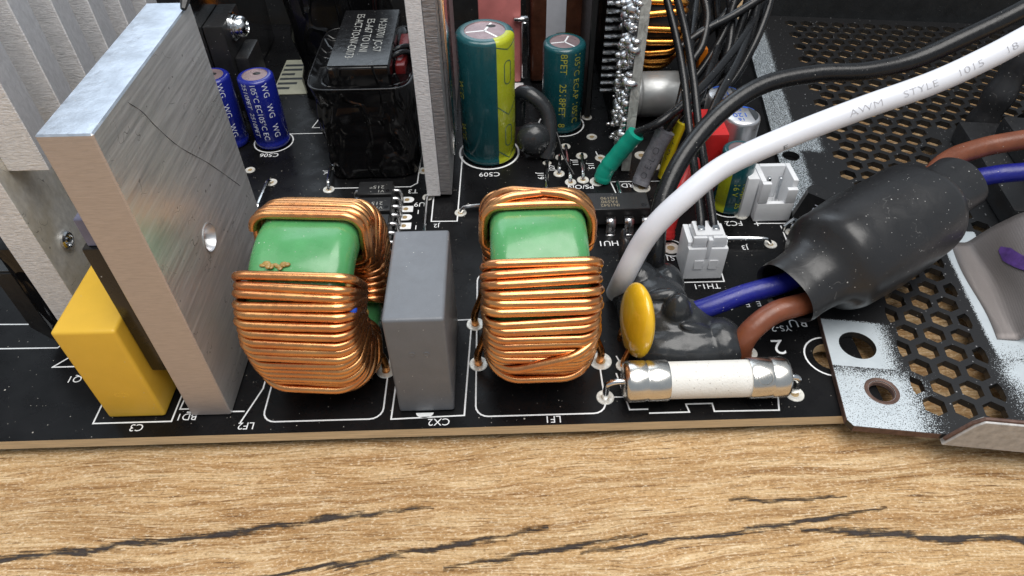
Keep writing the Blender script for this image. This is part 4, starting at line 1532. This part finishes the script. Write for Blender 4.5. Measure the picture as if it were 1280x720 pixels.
def wrapped(b, rings, n=40):
    vs = []
    for (cx, cy, hx, hy, z, p) in rings:
        row = []
        for j in range(n):
            a = 2 * math.pi * j / n
            cs, sn = math.cos(a), math.sin(a)
            row.append(b.verts.new((cx + hx * math.copysign(abs(cs) ** p, cs), cy + hy * math.copysign(abs(sn) ** p, sn), z)))
        vs.append(row)
    for i in range(len(vs) - 1):
        for j in range(n):
            b.faces.new((vs[i][j], vs[i][(j + 1) % n], vs[i + 1][(j + 1) % n], vs[i + 1][j]))
    b.faces.new(vs[0])
    b.faces.new(vs[-1])


b = bmesh.new()
rows = []
for i in range(40):
    u = i / 39
    rows.append((-22.2, 63, 7.9 + .5 * u, 11.4, .4 + 16.7 * u, .30))
rows.append((-22.2, 63, 8.2, 11.1, 17.2, .30))
rows.append((-22.2, 63, 7.4, 10.3, 16.4, .30))
wrapped(b, rows, 120)
for v in b.verts:
    if v.co.z < 16.6:
        d = V(v.co.x + 22.2, v.co.y - 63, 0).normalized()
        w_ = noise.noise(v.co * .22) * .7 + abs(noise.noise(V(v.co.x * .5, v.co.y * .5, v.co.z * .22))) * 1.0
        v.co += d * (w_ - .4) * min(1, (16.6 - v.co.z) / 3) * min(1, v.co.z / 2 + .3)
obj("tape_wrap", b, TAPE, t, smooth=70)
b = bmesh.new()
tube(b, [(-22.2 + 8.45 * math.copysign(abs(math.cos(a)) ** .30, math.cos(a)), 63 + 11.35 * math.copysign(abs(math.sin(a)) ** .30, math.sin(a)), 17.15)
         for a in [2 * math.pi * j / 60 for j in range(61)]], .14, 6)
obj("tape_edge", b, BLACKG, t, smooth=80)
b = bmesh.new()
box(b, -27.2, -17.2, 54.2, 76, 8, 19.6, .5, 3)
o = obj("core_block", b, TAPE, t)
b = bmesh.new()
box(b, -27.0, -17.4, 54.6, 75.6, 19.62, 19.75, .03, 1)
l = obj("label", b, BLACKG, t)
for s, x, sx in (("M-230701 JC-57", -19.8, 1.0), ("E5-A67 TO UNI", -22.0, 1.0), ("E5-ACT-TO-NV-C0173", -24.0, .9)):
    b = bmesh.new()
    put_text(b, s, 1.9, lambda u, v: V(x + v, 65.5 - u, 19.78), sx)
    obj("printed_lettering", b, ETCH, l, smooth=0)
b = bmesh.new()
box(b, -16.9, -15.2, 58, 70, 14, 17.9, .4, 2)
obj("coil_tape", b, M("dark_red_tape", (.16, .012, .012), .3), t)
for k in (0, 1):
    b = bmesh.new()
    tube(b, curve([(-17.4, 60 + k * 2, 18.4), (-16, 60.5 + k * 2, 18.9), (-15.0, 62 + k * 2, 18.2), (-14.6, 64 + k, 16.5)], 5), .45, 8)
    obj("lead", b, WIREB, t, smooth=80)

t = thing("taped_transformer", "tall black taped transformer behind the labelled transformer", "transformer", (-32, 86, 0))
b = bmesh.new()
rows = [(-30.5 + .3 * math.sin(8 * i / 10), 88, 9.0 + .5 * math.sin(2.1 * i), 9.0 + .4 * math.sin(1.7 * i), .5 + 3.0 * i, .35) for i in range(11)]
wrapped(b, rows)
obj("tape_wrap", b, TAPE, t, smooth=70)

# ------------------------------------------------------------------ screwed transistor on the small heatsink behind
t = thing("heatsink_plate", "thin bright edged heatsink plate carrying the screwed black transistor", "heatsink", (-51, 85, 0))
b = bmesh.new()
box(b, -52.6, -51.4, 68.5, 108, .3, 36, .15, 2)
obj("plate", b, STEEL, t)
b = bmesh.new()
box(b, -51.4, -47.5, 73, 108, 25.4, 26.4, .1, 1)
obj("bent_tab", b, SILVERCAN, t)
t = thing("power_transistor", "black power transistor held by a large bright screw behind the blue capacitors", "transistor", (-49, 78, 0))
b = bmesh.new()
box(b, -51.3, -47.8, 70.5, 80.5, 3, 19.5, .3, 2)
obj("body", b, BLACKP, t)
b = bmesh.new()
box(b, -47.8, -45.2, 71.5, 79.5, 6.5, 13.2, .5, 2)
obj("clamp", b, BLACKP, t)
b = bmesh.new()
sc = V(-47.8, 75.0, 17.6)
lathe(b, [(2.5, 0), (2.5, .5), (2.1, .55), (2.1, 1.0), (1.9, 1.05), (1.9, 1.9), (1.6, 2.5), (1.0, 2.8), (.9, 2.3), (.02, 2.3)], sc, 24, axis=(1, 0, -.05))
obj("screw", b, STEEL, t, smooth=40)
for i in range(3):
    b = bmesh.new()
    tube(b, [(-49.6, 72.8 + i * 2.5, 3.2), (-49.6, 72.8 + i * 2.5, -.3)], .4, 8)
    obj("lead", b, STEEL, t)
t = thing("paper_label", "pale paper label with black bars lying on the board by the tall taped transformer", "label", (-43, 87, 0))
b = bmesh.new()
box(b, -46.5, -38.0, 82, 97, .05, .16)
obj("paper", b, SAGE, t, smooth=0)
b = bmesh.new()
for i in range(6):
    box(b, -46.2, -43.4 + (i % 3) * 1.2, 84 + i * 2.0, 84.9 + i * 2.0, .165, .18)
obj("printed_bars", b, DARKINK, t, smooth=0)
b = bmesh.new()
box(b, -38.5, -36.6, 92, 104, 5, 16, .3, 2)
q = tag(obj("ceramic_spacer", b, ORANGE, origin=(-37.5, 98, 0)), "tan orange strip behind the tall taped transformer", "spacer")

# ------------------------------------------------------------------ thermistor
t = thing("thermistor", "glossy black dipped thermistor beside the big teal capacitor", "thermistor", (6, 58, 0))
b = bmesh.new()
ball(b, (6.0, 57.6, 3.6), (3.1, 2.6, 3.1), 3)
obj("bead", b, GOO, t)
b = bmesh.new()
tube(b, curve([(3.4, 63.5, 3.5), (3.6, 63.0, 9.0), (5.4, 61.5, 10.2), (8.2, 60.0, 8.0), (8.9, 58.0, 4.0), (8.2, 56.5, .4)], 8), 1.35, 14)
obj("dipped_leg", b, GOO, t, smooth=80)
b = bmesh.new()
tube(b, curve([(9.3, 59, 6.0), (10.3, 57.0, 4.2), (11.0, 53.6, 2.6), (12.6, 50.2, 1.0)], 8), .22, 8)
obj("lead", b, WIREB, t, smooth=80)

# ------------------------------------------------------------------ upright board with solder joints
t = thing("daughter_board", "upright circuit board edge on, its side covered with shiny solder joints", "circuit board", (21.9, 72, 0))
b = bmesh.new()
box(b, 21.1, 22.6, 52, 96, .2, 40, .05, 1)
for f in b.faces:
    f.normal_update()
    f.material_index = 1 if f.normal.y < -.6 else 0
obj("laminate", b, [MASK, BOARDEDGE], t, smooth=0)
g = random.Random(12)
for i in range(105):
    z = .8 + 38 * (i / 105) + g.uniform(-.4, .4)
    y = (53.2, 55.6, 58.4, 62.0)[i % 4] + g.uniform(-.9, .9)
    r = g.choice((.5, .6, .75, .9, 1.2))
    b = bmesh.new()
    ball(b, (21.05, y, z), (r * g.uniform(.7, 1.4), r * g.uniform(.8, 1.3), r * g.uniform(.6, 1.0)), 2)
    if g.random() < .4:
        ball(b, (20.6 - r * .6, y + g.uniform(-.3, .3), z), (r * .7, r * .4, r * .4), 2)
    obj("solder_joint", b, SOLDER, t, smooth=80)
for i in range(22):
    b = bmesh.new()
    z = 8 + i * 1.45
    tube(b, [(21.1, 66.5, z), (18.4, 66.5, z)], .45, 8)
    obj("header_pin", b, STEEL, t)
for (y, z) in ((58, 26), (60, 21.5), (57, 15)):
    b = bmesh.new()
    box(b, 20.3, 21.05, y, y + 1.6, z, z + 2.4, .1, 1)
    obj("chip_resistor", b, BLACKP, t)
b = bmesh.new()
box(b, 16.4, 17.6, 70, 98, .3, 40, .2, 1)
tag(obj("header_strip", b, BLACKP, origin=(17, 84, 0)), "dark plastic strip standing beside the soldered upright board", "strip")

# ------------------------------------------------------------------ rear coil and lying can
t = thing("toroid_inductor", "dark ring inductor with spaced copper turns behind the upright board", "inductor", (29.6, 82, 0))
mat = Matrix.Translation((29.8, 83.5, 15.2))
b = bmesh.new()
rings = [[b.verts.new(mat @ V(x, -r * math.cos(2 * math.pi * j / 40), r * math.sin(2 * math.pi * j / 40))) for x, r in ((-3.3, 5.2), (-3.6, 5.6), (-3.6, 9.6), (-3.2, 10), (3.2, 10), (3.6, 9.6), (3.6, 5.6), (3.3, 5.2))] for j in range(40)]
for j in range(40):
    for i in range(8):
        b.faces.new((rings[j][i], rings[j][(i + 1) % 8], rings[(j + 1) % 40][(i + 1) % 8], rings[(j + 1) % 40][i]))
obj("core", b, BLACKP, t, smooth=50)
b = bmesh.new()
tube(b, [mat @ p for p in ring_winding(3.7, 10, 5.2, .62, 70, -70, 11, 5, 1.5, 1.5, 0)], .62, 10)
obj("winding", b, make_copper("warm_copper", (.72, .30, .05), (.85, .45, .10)), t, smooth=80)
t = thing("lying_capacitor", "plain grey metal can lying under the ring inductor", "capacitor", (29.8, 71, 0))
b = bmesh.new()
lathe(b, [(3.4, -4.3), (4.1, -4.1), (4.2, -3.7), (4.0, -3.3), (4.2, -2.9), (4.2, 3.9), (3.9, 4.3), (.02, 4.3)], (29.8, 70.6, 4.6), 36, axis=(1, 0, 0))
obj("can", b, M("dull_can", (.42, .43, .43), .38, .5, var=.1), t, smooth=50)
b = bmesh.new()
box(b, 34.3, 35.4, 68, 74, .2, 13, .2, 1)
tag(obj("film_strip", b, BROWN_T, origin=(34.8, 71, 0)), "brown film strip beside the lying grey can", "strip")

# ------------------------------------------------------------------ brown transformer and pink plate at the back
t = thing("film_wrapped_transformer", "transformer wrapped in brown film with a pale label strip", "transformer", (12, 96, 0))
b = bmesh.new()
box(b, 6.6, 19.0, 84, 106, .4, 30, .8, 3)
obj("film_wrap", b, BROWN_T, t)
b = bmesh.new()
box(b, 9.6, 13.4, 83.85, 83.99, 4.6, 29, .03, 1)
l = obj("label", b, PAPER, t, smooth=0)
b = bmesh.new()
ov = [(11.5 + 1.2 * math.cos(2 * math.pi * i / 28), 7.6 + 2.1 * math.sin(2 * math.pi * i / 28)) for i in range(28)]
for i in range(28):
    (x0, z0), (x1, z1) = ov[i], ov[(i + 1) % 28]
    k = .84
    b.faces.new([b.verts.new(q) for q in ((x0, 83.8, z0), (x1, 83.8, z1), (11.5 + (x1 - 11.5) * k, 83.8, 7.6 + (z1 - 7.6) * k), (11.5 + (x0 - 11.5) * k, 83.8, 7.6 + (z0 - 7.6) * k))])
put_text(b, "UL", 1.5, lambda u, v: V(11.5 + u, 83.79, 7.4 + v))
obj("printed_mark", b, DARKINK, l, smooth=0)
t = thing("relay", "pink plastic relay body with a metal clip beside the big teal capacitor", "relay", (2.5, 90, 0))
b = bmesh.new()
box(b, -3.5, 4.6, 82, 96, 1.6, 26, .4, 2)
obj("body", b, PINK, t)
b = bmesh.new()
box(b, 4.65, 6.0, 80.8, 81.6, 3, 14.6, .2, 1)
box(b, 3.2, 6.0, 80.8, 81.9, 14.65, 15.4, .15, 1)
obj("clip", b, STEEL, t)
b = bmesh.new()
box(b, 1.0, 5.2, 79.5, 82, .2, 1.6, .2, 1)
obj("foot", b, WHITEP, t)

# ------------------------------------------------------------------ perforated steel case panel
PA = R(-8.5)
PO = V(40.7, -2.3, 0)
PZ0, PZ1 = .12, 1.1
panel = thing("perforated_case", "perforated black steel case panel with bare masked patches lying beside the board", "case panel", PO)
panel.rotation_euler = (0, 0, PA)


def pl(lx, ly, z=0.0):
    c, s = math.cos(PA), math.sin(PA)
    return V(PO.x + c * lx - s * ly, PO.y + s * lx + c * ly, z)


PITCH = 3.5
holes = [circle(3.9, 13.1, 2.35, 30), circle(5.2, 5.7, 1.6, 26), circle(2.3, 57.4, 1.5, 20)]


def hexagon(x, y, r, lo=None, hi=None):
    pts = [(x + r * math.sin(R(60 * i)), y + r * math.cos(R(60 * i))) for i in range(6)]
    if lo is not None:
        pts = [(max(px, lo), py) for px, py in pts]
    if hi is not None:
        pts = [(min(px, hi), py) for px, py in pts]
    return pts


HR = 1.49
row = 0
y = 4.1
while y < 114:
    odd = row % 2
    x = 11.0 + (1.77 if odd else 0)
    if y < 38:
        if odd:
            holes.append(hexagon(x - PITCH, y, HR, lo=9.05))
        xs = [x + PITCH * i for i in range(2 if odd else 3)]
        if odd:
            holes.append(hexagon(x + 2 * PITCH, y, HR, hi=20.1))
    else:
        lim = 29 if y < 68 else 62
        xs = [x + PITCH * i for i in range(int((lim - x) / PITCH) + 1)]
    for q in xs:
        holes.append(hexagon(q, y, HR))
    y += 3.031
    row += 1
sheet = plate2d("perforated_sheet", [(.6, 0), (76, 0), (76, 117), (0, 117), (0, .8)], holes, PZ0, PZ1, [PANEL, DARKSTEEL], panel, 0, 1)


def panel_part(name, b, mat, smooth=38, parent=None):
    """A bmesh written in the panel's own millimetres."""
    me = bpy.data.meshes.new(name)
    bmesh.ops.recalc_face_normals(b, faces=b.faces)
    b.to_mesh(me)
    b.free()
    me.materials.append(mat)
    me.transform(Matrix.Scale(S, 4))
    if smooth:
        for p in me.polygons:
            p.use_smooth = True
        me.set_sharp_from_angle(angle=R(smooth))
    o = bpy.data.objects.new(name, me)
    col.objects.link(o)
    o.parent = parent or panel
    return o


b = bmesh.new()                                                             # threaded collar of the small hole
lathe(b, [(1.62, .3), (1.62, 1.12), (1.95, 1.2), (2.1, 1.12)], (5.2, 5.7, 0), 26, close=False)
for k in range(3):
    lathe(b, [(1.62, .35 + k * .25), (1.46, .42 + k * .25), (1.62, .5 + k * .25)], (5.2, 5.7, 0), 26, close=False)
panel_part("threaded_collar", b, RUSTEDGE)
b = bmesh.new()                                                             # raised front flange with slanted end
pts = [(10.6, .15), (12.6, 4.3), (13.4, 5.2), (76, 5.2), (76, .15)]
fa = [b.verts.new((x, -.95, z)) for x, z in pts]
fb = [b.verts.new((x, -.05, z)) for x, z in pts]
b.faces.new(fa)
b.faces.new(fb[::-1])
for i in range(5):
    b.faces.new((fa[i], fb[i], fb[(i + 1) % 5], fa[(i + 1) % 5]))
bmesh.ops.bevel(b, geom=b.edges[:], offset=.12, segments=1, affect='EDGES')
panel_part("front_flange", b, BAREEDGE)
b = bmesh.new()
tube(b, [(10.8, -.5, .9), (12.5, -.5, 4.35), (13.4, -.5, 5.25), (40, -.5, 5.28), (76, -.5, 5.28)], .25, 8)
panel_part("cut_edge", b, RUSTEDGE)
b = bmesh.new()
box(b, .62, 10.5, -.06, -.005, PZ0 + .03, PZ1 - .05)
box(b, -.06, -.005, .85, 20, PZ0 + .03, PZ1 - .05)
panel_part("cut_edge", b, RUSTEDGE, 0)
b = bmesh.new()
box(b, 0, 76, 117.05, 118, PZ0, 42, .2, 1)
panel_part("back_wall", b, DARKSTEEL)

# power inlet on the panel: black housing and its sleeved terminals
inlet = thing("power_inlet", "black power inlet housing on the perforated panel behind the heat shrink sleeve", "inlet", pl(44, 52, PZ1))
inlet.rotation_euler = (0, 0, PA)


def inlet_part(name, b, mat, smooth=38):
    b.transform(Matrix.Translation((-44, -52, -PZ1)))
    o = panel_part(name, b, mat, smooth, inlet)
    return o


b = bmesh.new()
box(b, 31.5, 74, 40, 66, PZ1, 5.0, .8, 2)
box(b, 36, 74, 44, 62, 5.05, 8.5, .6, 2)
inlet_part("housing", b, BLACKP)
b = bmesh.new()
tube(b, curve([(37.0, 68.5, 2.5), (37.4, 68.5, 7), (38.6, 69.5, 13), (40.4, 71, 20)], 6), [2.5 + .25 * math.sin(i) for i in range(19)], 16)
inlet_part("terminal_sleeve", b, SHRINK, 70)
b = bmesh.new()
tube(b, curve([(46.2, 69.5, 2.5), (46.4, 69.3, 6), (47.6, 69.0, 12), (50, 69, 18)], 6), [2.5 + .3 * math.sin(i * 1.3) for i in range(19)], 16)
inlet_part("terminal_sleeve", b, TAPE, 70)
for x in (36.9, 46.0):
    b = bmesh.new()
    box(b, x - 1.4, x + 1.4, 67.3, 67.9, 1.2, 4.2, .15, 1)
    inlet_part("terminal_tab", b, STEEL)

# silver shield cloth, folded
cloth = thing("shield_cloth", "folded silver shielding cloth with a purple pen mark on the perforated panel", "cloth", pl(26, 26, PZ1))
cloth.rotation_euler = (0, 0, PA)
b = bmesh.new()
g = random.Random(5)
prof = [(22.4, 1.25), (23.4, 1.3), (24.4, 1.35), (25.0, 1.5), (25.5, 2.0), (26.2, 3.2), (27.2, 5.0), (28.8, 7.2), (31.0, 9.2), (35.0, 11.0), (44, 12.5)]
ny = 18
grid = []
for i, (x, z) in enumerate(prof):
    rowv = []
    for j in range(ny):
        u = j / (ny - 1)
        y0 = 16.2 - max(0, x - 26) * .10
        y1 = 36.0 - max(0, x - 26.5) * .15
        rowv.append(b.verts.new((x + .25 * math.sin(u * 7 + i), y0 + (y1 - y0) * u, z + (.18 * math.sin(u * 9 + i * .8) if i > 4 else .03 * math.sin(u * 11)))))
    grid.append(rowv)
for i in range(len(prof) - 1):
    for j in range(ny - 1):
        b.faces.new((grid[i][j], grid[i][j + 1], grid[i + 1][j + 1], grid[i + 1][j]))
b.transform(Matrix.Translation((-26, -26, -PZ1)))
o = panel_part("cloth_sheet", b, FABRIC, 70, cloth)
m = o.modifiers.new("thickness", 'SOLIDIFY')
m.thickness = .02
b = bmesh.new()
pts = [(26.6, 31.4), (26.8, 29.8), (27.1, 28.2), (27.5, 26.6), (28.2, 24.6)]


def cloth_z(x):
    for i in range(len(prof) - 1):
        if prof[i][0] <= x <= prof[i + 1][0]:
            u = (x - prof[i][0]) / (prof[i + 1][0] - prof[i][0])
            return prof[i][1] + u * (prof[i + 1][1] - prof[i][1])
    return prof[-1][1]


path = curve([(x, y, 0) for x, y in pts], 6)
for i in range(len(path) - 1):
    w0 = .5 + .9 * min(1, i / 6)
    q = []
    for p, s in ((path[i], -1), (path[i], 1), (path[i + 1], 1), (path[i + 1], -1)):
        x, y = p.x + s * w0 * .30, p.y + s * w0 * .4
        q.append(b.verts.new((x, y, cloth_z(x) + .42)))
    b.faces.new(q)
b.transform(Matrix.Translation((-26, -26, -PZ1)))
panel_part("pen_mark", b, PURPLEINK, 0, cloth)

# rear wall of the steel case
b = bmesh.new()
box(b, -100, 57.3, 118.5, 119.6, TABLE_Z, 26, .2, 1)
tag(obj("case_wall", b, DARKSTEEL, origin=(-27, 119, TABLE_Z)), "dark painted steel case wall behind the circuit board", "case wall", kind="thing")
